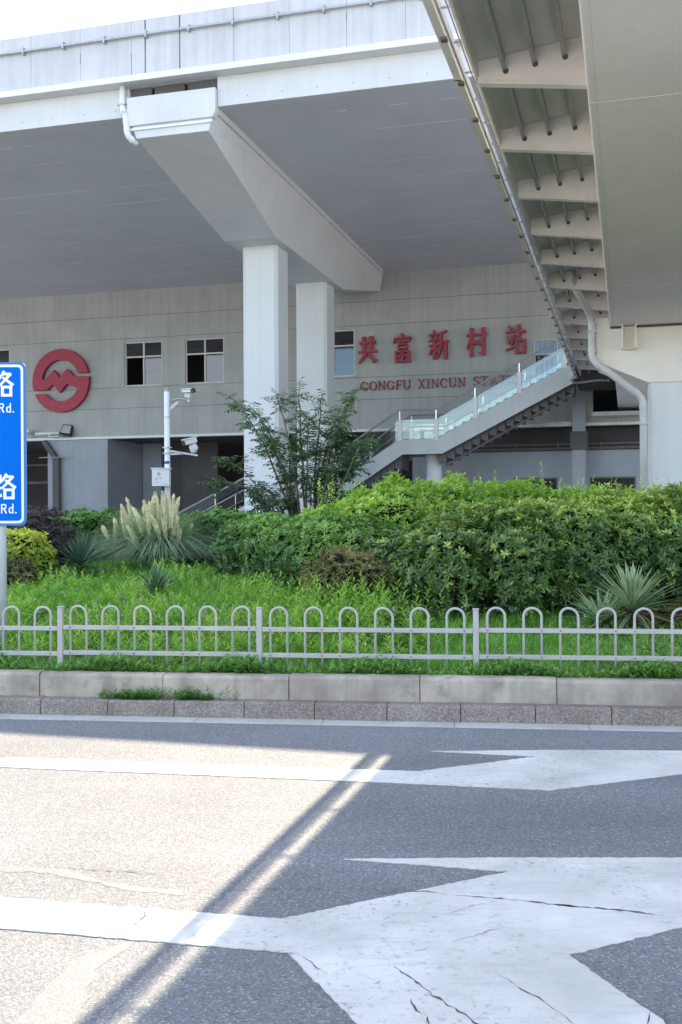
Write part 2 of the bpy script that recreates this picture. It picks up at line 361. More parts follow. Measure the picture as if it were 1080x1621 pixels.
def crack(g, P, w0=.009, z=.0062, step=.02):
    pts = []
    for a, b in zip(P, P[1:]):
        n = max(2, int(math.dist(a, b)/step))
        for k in range(n): f = k/n; pts.append((a[0]+(b[0]-a[0])*f+random.uniform(-.006, .006), a[1]+(b[1]-a[1])*f+random.uniform(-.006, .006)))
    pts.append(P[-1]); L = []; Rr = []
    for i, p in enumerate(pts):
        q = pts[min(i+1, len(pts)-1)]; o = pts[max(i-1, 0)]; dx, dy = q[0]-o[0], q[1]-o[1]; l = math.hypot(dx, dy) or 1
        f = i/(len(pts)-1); w = w0*.62*random.choice([.12, .3, .6, 1, 1.5])*(.25+.75*math.sin(math.pi*f))
        L.append((p[0]-dy/l*w, p[1]+dx/l*w, z)); Rr.append((p[0]+dy/l*w, p[1]-dx/l*w, z))
    for i in range(len(pts)-1): g.quad(L[i], L[i+1], Rr[i+1], Rr[i])
g = MB()
crack(g, [(.448,4.167),(.645,4.13),(.845,4.06),(.951,4.036),(1.089,4.002),(1.131,3.979),(1.218,3.947)], .009)
crack(g, [(.825,4.062),(.88,4.056),(.93,4.038)], .012); crack(g, [(1.03,4.016),(1.089,4.002),(1.16,3.972)], .010)
crack(g, [(.1,4.19),(.254,4.208),(.325,4.221),(.448,4.167)], .005)
crack(g, [(.173,3.516),(.24,3.404),(.283,3.308),(.327,3.244),(.357,3.203),(.392,3.133),(.45,3.0)], .008)
crack(g, [(.211,3.281),(.218,3.235),(.25,3.174),(.26,3.1)], .005); crack(g, [(.902,3.10),(.95,3.196),(.938,3.237)], .006)
crack(g, [(.98,3.195),(.974,3.13),(.97,3.05)], .006); crack(g, [(.51,3.475),(.565,3.364),(.613,3.293),(.669,3.179),(.697,3.10)], .0035)
crack(g, [(-.769,4.053),(-.762,3.953),(-.79,3.878),(-.794,3.783)], .006)
crack(g, [(.172,3.595),(.474,3.773),(.654,3.886),(.757,3.929)], .0022); crack(g, [(.288,3.906),(.484,4.043),(.645,4.13)], .002)
crack(g, [(.626,3.534),(.773,3.615)], .0018); crack(g, [(-.25,3.66),(-.16,3.63),(-.05,3.45)], .004)
crack(g, [(-1.305,4.574),(-1.079,4.502),(-.91,4.479),(-.766,4.438)], .005, .0045); crack(g, [(-.009,4.254),(.185,4.241),(.287,4.225)], .005, .0055)
crack(g, [(-.62,4.25),(-.4,4.262),(-.2,4.255),(-.009,4.254)], .003, .0035)
crack(g, [(-.95,4.1),(-.78,4.07)], .003, .0035)
solo('asphalt_cracks', g, M['joint'], kind='structure')

# ------------------------------------------------------------------ station building (facade, lower storey)
CZ = 10.78; WQ = 17.1; FB = 4.67
bld = Thing('station_building', 'grey rendered station facade with horizontal joints under the elevated deck', 'station building', ST, (0, WQ, 0))
wins = [(-18.3,-16.55,6.82,8.65),(-11.12,-9.42,6.82,8.65),(-8.4,-6.7,6.82,8.65),(-2.98,-1.25,6.85,8.68),(5.62,7.35,6.3,7.93),(7.75,11.4,5.05,7.2)]
xb = sorted({-34., 24.} | {w[0] for w in wins} | {w[1] for w in wins})
gr = [9.72, 8.80, 6.80-.02, 5.92]
zb = sorted({FB+.10, CZ+.5} | {w[2] for w in wins} | {w[3] for w in wins} | {z-.011 for z in gr} | {z+.011 for z in gr})
g = MB(); gg = MB()
for i in range(len(xb)-1):
    for j in range(len(zb)-1):
        x0, x1, z0, z1 = xb[i], xb[i+1], zb[j], zb[j+1]; xm, zm = (x0+x1)/2, (z0+z1)/2
        if any(w[0] < xm < w[1] and w[2] < zm < w[3] for w in wins): continue
        if any(abs(zm-z) < .011 for z in gr): gg.box(x0, x1, WQ+.012, WQ+.25, z0, z1)
        else: g.box(x0, x1, WQ, WQ+.25, z0, z1)
bld.part('facade_wall', g, M['wall']); bld.part('wall_joint', gg, M['groove'])
bld.part('drip_strip', MB().box(-34, 24, WQ-.07, WQ+.25, FB, FB+.098), M['trim'])
for k, (x0, x1, z0, z1) in enumerate(wins[:5]):
    f = MB(); t = .055; y0, y1 = WQ+.06, WQ+.13
    f.box(x0+.002, x0+t, y0, y1, z0+.002, z1-.002).box(x1-t, x1-.002, y0, y1, z0+.002, z1-.002).box(x0+t, x1-t, y0, y1, z0+.002, z0+t).box(x0+t, x1-t, y0, y1, z1-t, z1-.002)
    zt = z0+(z1-z0)*.66; xm = (x0+x1)/2
    f.box(x0+t, x1-t, y0-.01, y1, zt-.03, zt+.03).box(xm-.03, xm+.03, y0-.004, y1-.004, z0+t, z1-t)
    win = bld.part('window', f, M['alu'], bevel=.004)
    sill = bld.part('sill', MB().box(x0-.08, x1+.08, WQ-.05, WQ+.0, z0-.06, z0-.012), M['wall'], win)
    if k == 4:
        b = MB()
        for q in range(1, 9): xx = x0+(x1-x0)*q/9; b.tube([(xx, WQ+.03, z0+.05), (xx, WQ+.03, z1-.05)], .012, 5)
        each_part(bld, 'window_bar', b, M['galv'], win)
    p = MB()
    p.box(x0+t, xm-.03, y0+.04, y0+.045, zt+.03, z1-t).box(xm+.03, x1-t, y0+.04, y0+.045, zt+.03, z1-t).box(xm+.03, x1-t, y0+.04, y0+.045, z0+t, zt-.03)
    bld.part('pane', p, M['pane'], win)
    s = MB(); s.box(xm+.03, x1-t, y0+.046, y0+.05, z0+t, z0+t+.40); bld.part('sky_reflection_strip', s, M['lowwall'], win)  # pale strip paints the sky's reflection low in the pane
# the room seen through the windows
rm = MB(); rm.box(7.4, 7.6, WQ+.3, 22.9, 5.01, 9.29).box(-34, 24, 23, 23.2, 4.9, 10.6).box(-34, 24, WQ+.3, 23, 4.9, 5.0).box(-34, 24, WQ+.3, 23, 9.3, 9.4)
bld.part('interior', rm, M['room'])
for cx, cq in ((-8.05, 18.6), (-7.9, 20.8), (-10.3, 19.5)):
    l = MB(); l.tube([(cx, cq, 9.299), (cx, cq, 9.26)], .12, 12); bld.part('ceiling_lamp', l, M['glow'])
# lower storey
lo = MB(); lo.box(-14.74, -11.93, WQ+.02, 20.3, 0, FB-.003); bld.part('lower_block', lo, M['lowwall'], bevel=.01)
bld.part('lower_ceiling', MB().box(-34, 24, WQ+.25, 26, FB+.02, FB+.3), M['darkslab'])
bld.part('recess_wall', MB().box(-11.9, -11.0, 20.3, 20.5, 0, FB), M['lowwall'])
bld.part('recess_wall', MB().box(-10.95, -10.0, 20.6, 20.8, 0, FB).box(-9.98, -8.3, 20.25, 20.45, 0, FB), M['darkwall'])
bld.part('back_wall', MB().box(-34, 24, 25.8, 26, 0, FB+.02), M['room'])
bld.part('recess_post', MB().box(-15.55, -15.3, 18.6, 18.85, 0, FB), M['rust'])
bld.part('recess_beam', MB().box(-22, -14.75, 18.9, 19.1, 3.7, 3.76).box(-22, -14.75, 18.9, 19.1, 2.9, 3.0), M['darkslab'])
lw = MB()
ww = [(4.78, 6.45, 1.6, 2.80), (7.6, 9.25, 1.6, 2.80)]
xs_ = [.95, 4.78, 6.45, 7.6, 9.25, 24.]
for a_, b_ in zip(xs_, xs_[1:]):
    if (a_, b_) in [(w[0], w[1]) for w in ww]: lw.box(a_, b_, 17.4, 17.6, 0, 1.6).box(a_, b_, 17.4, 17.6, 2.80, 3.78)
    else: lw.box(a_, b_, 17.4, 17.6, 0, 3.78)
bld.part('lower_wall', lw, M['lowwall'])
bld.part('recess_infill', MB().box(.95, 24, 18.3, 18.5, 3.5, FB+.02), M['darkwall'])  # dark colour here stands for the shade under the facade overhang
bld.part('ledge', MB().box(.95, 24, 17.38, 18.3, 3.782, 3.82), M['darkslab'])
for x0, x1, z0, z1 in ww:
    f = MB(); f.box(x0+.002, x1-.002, 17.43, 17.5, z1-.06, z1-.002).box(x0+.002, x0+.06, 17.43, 17.5, z0, z1-.06).box(x1-.06, x1-.002, 17.43, 17.5, z0, z1-.06)
    w_ = bld.part('window', f, M['groove'])
    b = MB()
    for q in range(1, 14): xx = x0+(x1-x0)*q/14; b.tube([(xx, 17.41, z0), (xx, 17.41, z1-.03)], .011, 5)
    each_part(bld, 'window_bar', b, M['black'], w_); bld.part('pane', MB().box(x0+.06, x1-.06, 17.52, 17.53, z0, z1-.06), M['room'], w_)
g = MB(); g.box(7.05, 7.5, 16.2, 16.6, 0.06, 5.85); g2 = MB(); g2.box(6.98, 7.57, 16.1, 16.7, 3.75, 4.4)
th = Thing('support_post', 'square grey post with a thicker haunch standing behind the footbridge stair', 'post', ST, (7.3, 16.4, .06))
th.part('shaft', g, M['lowwall']); th.part('haunch', g2, M['darkslab'])
g = MB(); g.box(5.9, 7.0, 16.45, 16.6, 4.62, 4.78); g.box(7.72, 10.4, 16.35, 16.5, 4.95, 5.1)
solo('steel_channel', g, M['galv'], 'pale steel channel spanning beside the post below the bridge end', 'steel beam', ST, (7, 16.5, 4.6))
for z, r, lab in ((4.02, .05, 'upper of two dark pipes running along the recess below the stair'), (3.87, .055, 'lower of two dark pipes running along the recess below the stair')):
    g = MB(); g.tube([(1.2, 17.3, z), (12.5, 17.3, z)], r, 8)
    for xx in np.arange(1.8, 12.4, 1.55): g.box(xx, xx+.04, 17.22, 17.37, z-.075, z+.075)
    solo('service_pipe', g, M['stairdark'], lab, 'pipe', ST, (1.2, 17.3, z), 'pipes in the recess below the stair')

# ------------------------------------------------------------------ elevated deck
dk = Thing('elevated_deck', 'long pale elevated station deck with parapet and dark grey soffit', 'elevated deck', ST, (0, 0, CZ))
g = MB(); g.box(-40, 30, .25, 34, CZ, CZ+.5); dk.part('soffit', g, M['soffit'])
g = MB(); g.box(-40, -2.16, 0, .248, CZ-.015, 11.44).box(.045, 30, 0, .248, CZ-.015, 11.44); dk.part('edge_girder', g, M['steelpaint'], bevel=.01)
for x0, x1 in ((-2.158, -1.63), (-1.55, -.80), (-.72, .043)):
    dk.part('recess_block', MB().box(x0, x1, .10, .248, 11.0, 11.44), M['stairdark' if x0 < -9 else 'darkslab'])
g = MB(); g.prism([(-.34, 11.44), (-.34, 11.57), (-.30, 11.60), (.3, 11.62), (.3, 11.44)], 'x', -40, 30); dk.part('flange', g, M['trim'], bevel=.006)
g = MB(); x = -40.
cuts = [-1.66, -.80]
edges = [x for x in np.arange(-40, -1.7, 1.31)]+cuts+[x for x in np.arange(-.80+1.31, 31, 1.31)]
for a_, b_ in zip(edges, edges[1:]):
    d = random.uniform(-.004, .004); gap = .0022
    g.box(a_+gap, b_-gap, -.16+d, .18, 11.61, 12.91)
dk.part('parapet', g, M['parapet'], bevel=.008)
dk.part('parapet_backing', MB().box(-39.9, 29.9, -.13, .16, 11.62, 12.88), M['stiff'])
for xx in cuts: dk.part('expansion_joint', MB().box(xx-.014, xx+.014, -.165, -.1, 11.63, 12.88), M['joint'])
# stains where joints have wept
g = MB()
for xx in edges:
    if random.random() < .6 and -14 < xx < 9: zt = random.uniform(12.1, 12.8); L = random.uniform(.2, .8); g.box(xx-.008, xx+.008, -.167, -.165, max(11.64, zt-L), zt)
each_part(dk, 'weep_stain', g, M['groove'])
pp = dk.part('conduit', MB().tube([(-40, -.235, 12.52), (30, -.235, 12.52)], .035, 8), M['galv'], smooth=True)
g = MB()
for xx in np.arange(-12.2, 12, 1.06): g.box(xx-.02, xx+.02, -.28, -.165, 12.44, 12.60)
each_part(dk, 'conduit_bracket', g, M['galv'], pp)
dk.part('roof_slab', MB().box(-40, 30, .3, 34, 11.3, 12.4), M['plaza'])
dk.part('lower_fascia', MB().box(-40, -2.2, .25, .42, CZ-.012, CZ-.0), M['steelpaint'])
g = MB()
for k in range(13):
    q = 1.0+k*1.25+random.uniform(-.15, .15); x = -24.
    while x < 14:
        L = random.choice([.4, .8, 2.2, 5.0]); 
        if random.random() < (.9 if k % 3 == 0 else .5):
            w = random.uniform(.010, .026); jj = random.uniform(-.02, .02)
            if not (x < .1+.0 and x+L > -2.2 and q < 17): g.box(x, x+L, q-w+jj, q+w+jj, CZ-.003, CZ-.001)
        x += L+random.uniform(.1, 1.8)
dk.part('seam', g, M['seam'])
g = MB()
for k in range(12):
    q = 1.5+k*1.3
    g.box(-30, -2.3, q, q+.008, CZ-.0025, CZ-.0012); g.box(.2, 20, q, q+.008, CZ-.0025, CZ-.0012)

g = MB()
for k in range(34):
    xx = -14+k*.82
    if -2.3 < xx < .2: continue
    g.box(xx, xx+.022, -.004, .0, 10.93, 10.95)
each_part(dk, 'bolt', g, M['joint'])

# ------------------------------------------------------------------ pier with crossbeam and two columns
pr = Thing('crossbeam_pier', 'pale grey pier of two square columns carrying a tapered crossbeam', 'pier', ST, (-1.05, 8.7, 0))
BC = -1.05
secs = [(-.06, 1.05, .90, 10.22), (5.0, 1.05, .76, 9.1), (12.0, 1.05, .76, 9.1), (16.7, 1.05, .92, 10.0)]
g = MB(); rings = []
for q, wt, wb, zb_ in secs:
    f = (CZ-.35-zb_)/(CZ-zb_) if q > 0 else 1
    rings.append([(BC-wb, q, zb_), (BC+wb, q, zb_), (BC+wt, q, CZ-.10), (BC+wt, q, CZ-.004), (BC-wt, q, CZ-.004), (BC-wt, q, CZ-.10)])
for a_, b_ in zip(rings, rings[1:]):
    n = len(g.v); g.v += a_+b_
    g.f += [(n+i, n+(i+1) % 6, n+6+(i+1) % 6, n+6+i) for i in range(6)]
n0 = 0; g.f.append((5,4,3,2,1,0)); nl = len(g.v)-6; g.f.append(tuple(range(nl, nl+6)))
pr.part('crossbeam', g, M['steelpaint'], bevel=.012)
g = MB(); g.prism([(BC-1.05, 10.50), (BC+1.02, 10.50), (BC+1.09, 10.64), (BC+1.09, 11.17), (BC-1.12, 11.17), (BC-1.12, 10.6)], 'y', -.12, .09)
pr.part('end_block', g, M['steelpaint'], bevel=.02)
g = MB(); g.box(BC+1.0, BC+1.085, .1, 16.6, CZ-.16, CZ-.005); g.box(BC-1.085, BC-1.0, .1, 16.6, CZ-.16, CZ-.005)
each_part(pr, 'top_lip', g, M['steelpaint'], bevel=.008)
g = MB(); g.box(BC-1.02, BC+1.0, -.10, -.061, 10.40, 10.45); pr.part('end_ledge', g, M['trim'])
for q in (5.74, 10.66):
    g = MB(); w = .525; c = .09
    P = [(-w+c,-w),(w-c,-w),(w,-w+c),(w,w-c),(w-c,w),(-w+c,w),(-w,w-c),(-w,-w+c)]
    g.prism([(BC+x, q+w+y) for x, y in P], 'z', 0, 9.105); pr.part('column', g, M['colpaint'])
    # a fine formwork line round the shaft
    g = MB(); g.box(BC-w-.002, BC+w+.002, q-.002, q+2*w+.002, 4.9, 4.905); pr.part('form_line', g, M['steelpaint'])

def pipe_thing(name, label, cat, path, r, mat, fr, clamps=(), group=None, n=12):
    pts = [Vector(p) for p in path]; sm = [pts[0]]
    for i in range(1, len(pts)-1):
        a, b, c = pts[i-1], pts[i], pts[i+1]; d = min(.16, (b-a).length*.35, (c-b).length*.35)
        p0 = b+(a-b).normalized()*d; p1 = b+(c-b).normalized()*d
        for k in range(6): f = k/5; sm.append(p0*(1-f)**2+b*2*f*(1-f)+p1*f*f)
    sm.append(pts[-1]); t = Thing(name, label, cat, fr, tuple(pts[-1]), group)
    t.part('pipe', MB().tube(sm, r, n), mat, smooth=True)
    for i in range(1, len(pts)-1):
        a, b, c = pts[i-1], pts[i], pts[i+1]; d = min(.17, (b-a).length*.36, (c-b).length*.36)
        for q in (a, c):
            dr = (q-b).normalized(); s = b+dr*d; t.part('coupling', MB().tube([s, s+dr*.05], r*1.12, n), mat, smooth=False)
    for (x, y, z) in clamps: t.part('clamp', MB().box(x-r*1.3, x+r*1.3, y-r*1.15, y+r*1.6, z-.02, z+.02), M['galv'])
    return t
pipe_thing('drain_pipe', 'white drain pipe bending under the left corner of the crossbeam end', 'drain pipe',
           [(-2.27, -.10, 11.44), (-2.27, -.10, 10.92), (-2.19, -.10, 10.72), (-2.15, -.09, 10.30), (-2.0, .08, 10.14)], .075, M['trim'], ST, [(-2.27, -.10, 11.02)])

# ------------------------------------------------------------------ logo and lettering on the facade
def arcpts(cx, cy, rx, ry, a0, a1, n): return [(cx+rx*math.cos(R(a0+(a1-a0)*k/n)), cy+ry*math.sin(R(a0+(a1-a0)*k/n))) for k in range(n+1)]
lx, lz, lr = -13.98, 7.15, 1.33
def L2(px, py): return (lx+(px-269)/121*lr, lz-(py-276)/129*lr)
def circ(rad, y0, y1, side_top, n=26):
    pass
ro, ri = lr, lr*.655
def zoff(py): return -(py-276)/129*lr
def angr(py, r, left): a = math.degrees(math.asin(max(-1, min(1, zoff(py)/r)))); return 180-a if left else a
out = []
out += arcpts(lx, lz, ro, ro, angr(312, ro, True), angr(248, ro, False), 40)           # over the top, left to right
out += arcpts(lx, lz, ri, ri, angr(248, ri, False), angr(268, ri, True), 30)
out += [L2(*p) for p in ((203,268),(240,230),(265,262),(297,228),(330,262))]
a0 = angr(262, ro, False); a1 = angr(328, ro, True)-360
out += arcpts(lx, lz, ro, ro, a0, a1, 40)
out += arcpts(lx, lz, ri, ri, angr(328, ri, True)-360, angr(305, ri, False), 26)
out += [L2(*p) for p in ((325,303),(297,290),(265,325),(235,290),(210,312))]
g = MB(); g.prism(out, 'y', WQ-.22, WQ-.03)
lg = Thing('wall_logo', 'round crimson emblem with a zigzag M inside a broken ring on the facade', 'logo', ST, (lx, WQ, lz))
lg.part('emblem', g, M['red'], bevel=.012)
g = MB()
for dx, dz in ((-1.1, .4), (1.1, -.4), (0, 1.1), (0, -1.1)): g.tube([(lx+dx, WQ-.04, lz+dz), (lx+dx, WQ, lz+dz)], .03, 6)
each_part(lg, 'wall_fixing', g, M['galv'])

def strokes(g, S, x0, z0, w, h, y0, y1, i0=0):
    for i, s in enumerate(S):
        ax, ay, bx, by, w0 = s[:5]; w1 = s[5] if len(s) > 5 else w0
        A = Vector((x0+ax*w/100, z0+ay*h/100)); B = Vector((x0+bx*w/100, z0+by*h/100)); d = (B-A).normalized(); nn = Vector((-d.y, d.x))
        k = w/100*.5; o = .0022*(i+i0)
        g.prism([tuple(A+nn*w0*k), tuple(B+nn*w1*k), tuple(B-nn*w1*k), tuple(A-nn*w0*k)], 'y', y0-o, y1)
HAN = [
 [(8,74,92,77,11),(2,42,98,44,11),(31,97,31,40,17),(69,97,69,40,17),(42,38,6,3,18,7),(56,38,88,6,12,22)],
 [(44,102,56,90,14,10),(12,88,6,68,12,8),(10,85,90,87,10),(92,88,80,72,11,7),(28,74,72,74,8),(30,66,30,46,10),(70,66,70,46,10),(26,64,74,64,8),(28,49,72,49,8),(18,41,18,0,14),(82,41,82,0,14),(14,38,86,38,9),(20,21,80,21,8),(16,4,86,4,9),(50,38,50,4,12)],
 [(26,102,32,88,12,10),(4,85,50,87,9),(15,82,20,70,9),(42,83,36,70,9),(2,66,52,68,9),(4,48,52,50,9),(29,66,29,1,15),(24,44,4,16,10,5),(34,44,48,22,8,13),(92,98,58,88,8,13),(63,90,62,45,15),(62,45,46,4,15,6),(60,60,100,62,10),(85,60,85,0,16)],
 [(2,74,48,77,10),(25,100,25,0,17),(24,70,2,26,11,5),(34,58,46,42,8,15),(50,75,100,77,10),(82,100,82,6,18),(86,6,60,14,13,5),(56,58,68,42,8,15)],
 [(18,100,30,84,8,14),(2,76,48,79,10),(10,66,20,38,8,13),(42,68,30,32,13,8),(2,16,50,28,11,6),(66,102,66,48,17),(66,76,100,78,11),(54,52,54,2,15),(92,52,92,2,15),(50,48,96,48,10),(52,9,94,9,10)],
]
sg = Thing('sign_lettering', 'five large crimson Chinese characters mounted on the facade', 'lettering', ST, (2.1, WQ, 7.3))
for S, cx, z0 in zip(HAN, (-.70, .69, 2.08, 3.53, 4.98), (7.28, 7.27, 7.33, 7.36, 7.38)):
    g = MB(); strokes(g, S, cx-.39, z0, .78, 1.09, WQ-.19, WQ-.05); sg.part('character', g, M['red'])
    g = MB(); 
    for dx in (-.18, .18): g.tube([(cx+dx, WQ-.06, z0+.5), (cx+dx, WQ, z0+.5)], .02, 5)
    each_part(sg, 'wall_fixing', g, M['galv'])
def serif_letter(ch):
    T, t = 12, 4.5                       # thick, thin
    def arc(cx, cy, rx, ry, a0, a1, n=14):
        P = arcpts(cx, cy, rx, ry, a0, a1, n); o = []
        for p, q in zip(P, P[1:]):
            m = abs((p[0]+q[0])/2-cx)/rx; o.append((p[0], p[1], q[0]+(q[0]-p[0])*.12, q[1]+(q[1]-p[1])*.12, t+(T-t)*m))
        return o
    sf = lambda x, y, w=26: (x-w/2, y, x+w/2, y, 5)
    return {
     'G': (arc(44, 50, 36, 47, 48, 320)+[(78,84,78,66,6),(76,42,76,10,T),sf(74,42)], 92),
     'O': (arc(46, 50, 38, 47, 0, 360, 20), 92),
     'N': ([(18,3,18,97,t),(16,97,78,3,T),(78,3,78,97,t),sf(18,3),sf(14,97,20),sf(78,97)], 96),
     'F': ([(20,3,20,97,T),(10,97,68,97,t),(68,97,68,78,5),(20,52,52,52,t),(52,62,52,42,5),sf(20,3,30)], 74),
     'U': ([(18,97,18,34,T),(76,97,76,34,t)]+arc(47, 34, 29, 31, 180, 360)+[sf(18,97,30),sf(76,97)], 94),
     'X': ([(14,97,76,3,T),(74,97,16,3,t),sf(14,97,30),sf(74,97),sf(16,3),sf(76,3,30)], 90),
     'I': ([(22,3,22,97,T),sf(22,97,32),sf(22,3,32)], 44),
     'C': (arc(46, 50, 38, 47, 42, 318)+[(78,86,78,66,6)], 88),
     'S': (arc(36, 73, 24, 24, 40, 270, 10)+arc(36, 27, 26, 24, 90, -140, 10)+[(60,92,60,76,5),(10,22,10,8,5)], 70),
     'T': ([(42,3,42,97,T),(6,97,78,97,t),(6,97,6,80,5),(78,97,78,80,5),sf(42,3,32)], 86),
     'A': ([(46,98,14,3,t),(46,98,80,3,T),(26,34,68,34,t),sf(14,3),sf(80,3,30)], 94)}[ch]
lt = Thing('latin_lettering', 'crimson serif letters GONGFU XINCUN STATION in a row below the characters', 'lettering', ST, (2.1, WQ, 6.25))
for word, x0, x1, z0 in (('GONGFU', -1.02, .98, 6.25), ('XINCUN', 1.24, 3.10, 6.26), ('STATION', 3.36, 5.55, 6.28)):
    tot = sum(serif_letter(c)[1] for c in word)+8*(len(word)-1); k = (x1-x0)/tot; x = x0
    for c in word:
        S, adv = serif_letter(c); g = MB(); strokes(g, S, x, z0, 100*k, .36, WQ-.07, WQ-.0); lt.part('letter', g, M['red']); x += (adv+8)*k

# ------------------------------------------------------------------ facade fittings
fl = Thing('floodlight', 'black square floodlight tilted on the ledge right of the emblem base', 'floodlight', ST, (-13.6, WQ, FB+.1))
g = MB(); g.loft([(-13.95, WQ-.36, 4.93), (-13.42, WQ-.36, 4.86), (-13.48, WQ-.12, 5.28), (-13.92, WQ-.12, 5.33)], [(-13.90, WQ-.22, 4.86), (-13.44, WQ-.22, 4.80), (-13.5, WQ-.02, 5.22), (-13.88, WQ-.02, 5.27)])
fl.part('housing', g, M['black'], bevel=.01)
g = MB(); g.loft([(-13.90, WQ-.365, 4.96), (-13.47, WQ-.365, 4.90), (-13.52, WQ-.15, 5.25), (-13.88, WQ-.15, 5.29)], [(-13.90, WQ-.35, 4.96), (-13.47, WQ-.35, 4.90), (-13.52, WQ-.13, 5.25), (-13.88, WQ-.13, 5.29)])
fl.part('lens', g, M['lampglass'])
fl.part('bracket', MB().box(-13.85, -13.5, WQ-.25, WQ-.15, FB+.1, 4.87), M['black'])
tl = Thing('tube_light', 'long pale tube light fitting above the left recess', 'light fitting', ST, (-14.6, WQ, 4.85))
tl.part('tube', MB().tube([(-15.1, WQ-.3, 4.93), (-13.98, WQ-.3, 4.95)], .07, 10), M['cctv'], smooth=True)
tl.part('bracket', MB().box(-14.5, -14.42, WQ-.33, WQ-.0, 4.80, 4.90).box(-14.5, -14.0, WQ-.33, WQ-.29, 4.79, 4.83), M['galv'])
cm = Thing('security_camera', 'pale box camera on the ledge beside the blue road sign', 'security camera', ST, (-15.6, WQ, 4.8))
cm.part('housing', MB().box(-15.75, -15.35, WQ-.45, WQ-.1, 4.98, 5.13), M['cctv'], bevel=.02); cm.part('bracket', MB().tube([(-15.45, WQ-.3, 4.98), (-15.3, WQ-.25, 4.85), (-15.5, WQ, 4.8)], .02, 6), M['galv'])
dp = Thing('downpipe', 'dark grey square downpipe with a kink at the left recess', 'downpipe', ST, (-14.25, WQ-.15, 0))
g = MB(); g.bar((-14.22, WQ-.15, 0.06), (-14.22, WQ-.15, 3.95), .3, .18, (0,1,0)); dp.part('pipe', g, M['darkslab'], bevel=.01)
g = MB(); g.bar((-14.22, WQ-.15, 3.85), (-14.80, WQ-.15, 4.62), .2, .2, (0,1,0)); dp.part('elbow', g, M['darkslab'], bevel=.01)
dp.part('crossbar', MB().tube([(-14.95, WQ-.3, 3.93), (-13.6, WQ-.3, 3.93)], .025, 6), M['galv'])

# ------------------------------------------------------------------ staircase to the footbridge
st = Thing('footbridge_stair', 'long steel staircase with glass balustrade rising to the footbridge', 'staircase', ST, (2, 14.5, 0.06))
Q0, Q1 = 13.4, 15.5
def run(pts, lo_, hi_, q0, q1): # ribbon following the floor line between offsets lo_ and hi_
    top = [(x, z+hi_) for x, z in pts]; bot = [(x, z+lo_) for x, z in pts][::-1]
    return MB().prism(top+bot, 'y', q0, q1)
FLO = [(-8.0, .06), (-7.9, .10), (-2.78, 2.62), (-.95, 2.62), (1.30, 4.05), (2.62, 4.05), (7.25, 6.50)]
SBOT = [(7.25, 5.82), (2.80, 3.55), (1.42, 3.55), (-.82, 2.10), (-2.9, 2.10), (-7.2, .06), (-8.0, .06)]
for q in (Q0, Q1-.06):
    st.part('stringer', MB().prism([(x, z+.02) for x, z in FLO[1:]]+SBOT[:-1], 'y', q, q+.06), M['stairsteel'])
g = MB()
for (xa, za), (xb_, zb2) in ((FLO[1], FLO[2]), (FLO[3], FLO[4]), (FLO[5], FLO[6])):
    n = max(3, int(round((zb2-za)/.158)))
    for k in range(n):
        x0 = xa+(xb_-xa)*k/n; x1 = xa+(xb_-xa)*(k+1)/n; z0 = za+(zb2-za)*k/n; z1 = za+(zb2-za)*(k+1)/n
        g.prism([(x0, z0-.22), (x0, z1-.02), (x1, z1-.02), (x1, z1-.06), (x0+.03, z1-.06), (x0+.03, z0-.2)], 'y', Q0+.06, Q1-.06)
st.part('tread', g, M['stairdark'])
for (xa, za), (xb_, zb2) in ((FLO[3], FLO[4]), (FLO[5], FLO[6])):
    g = MB(); n = max(3, int(round((zb2-za)/.158))); sl = (zb2-za)/(xb_-xa)
    P = []
    for k in range(n):
        x0 = xa+(xb_-xa)*k/n; x1 = xa+(xb_-xa)*(k+1)/n; z0 = za+sl*(x0-xa); z1 = za+sl*(x1-xa)
        g.prism([(x0, z0-.30), (x1, z1-.30), (x1, z1-.62), (x1-.02, z1-1.0), (x0+.02, z0-.78)], 'y', Q0+.35, Q1-.4)
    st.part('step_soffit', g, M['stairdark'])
    st.part('lower_chord', MB().bar((xa+.25, Q0+.3, za-.90), (xb_-.05, Q0+.3, zb2-1.03), .08, .07), M['darkslab'])
g = MB()
for (xa, za), (xb_, zb2) in ((FLO[2], FLO[3]), (FLO[4], FLO[5])): g.box(xa-.02, xb_+.02, Q0+.06, Q1-.06, za-.16, za-.01)
g.box(7.25, 8.6, Q0+.0, Q1+1.3, 6.22, 6.45)
each_part(st, 'landing', g, M['stairdark'])
g = MB()
for (xa, za), (xb_, zb2) in ((FLO[3], FLO[4]), (FLO[5], FLO[6])):
    for q in (Q0+.5, Q1-.56): g.add([(xa+.3, q, za-.32), (xb_, q, zb2-.5), (xb_, q+.1, zb2-.5), (xa+.3, q+.1, za-.32), (xa+.3, q, za-.12), (xb_, q, zb2-.24), (xb_, q+.1, zb2-.24), (xa+.3, q+.1, za-.12)],
        [(0,1,2,3),(4,5,6,7),(0,1,5,4),(2,3,7,6),(0,3,7,4),(1,2,6,5)])
each_part(st, 'bearer', g, M['stairdark'])
st.part('support_column', MB().tube([(2.32, Q0+1.05, .06), (2.32, Q0+1.05, 3.56)], .29, 24), M['colpaint'], smooth=False)
st.part('column_head', MB().box(1.85, 2.8, Q0+.1, Q1-.1, 3.56, 3.89), M['stairdark'])
def zf(x):
    for (xa, za), (xb_, zb2) in zip(FLO, FLO[1:]):
        if xa <= x <= xb_: return za+(zb2-za)*(x-xa)/(xb_-xa)
    return FLO[-1][1]
posts = [-7.4, -5.6, -4.2, -2.85, -.98, .05-.25, 1.32, 2.60, 3.95, 5.45, 6.95]
def below(x0, x1): return [x0]+[x for x, z in FLO if x0 < x < x1]+[x1]
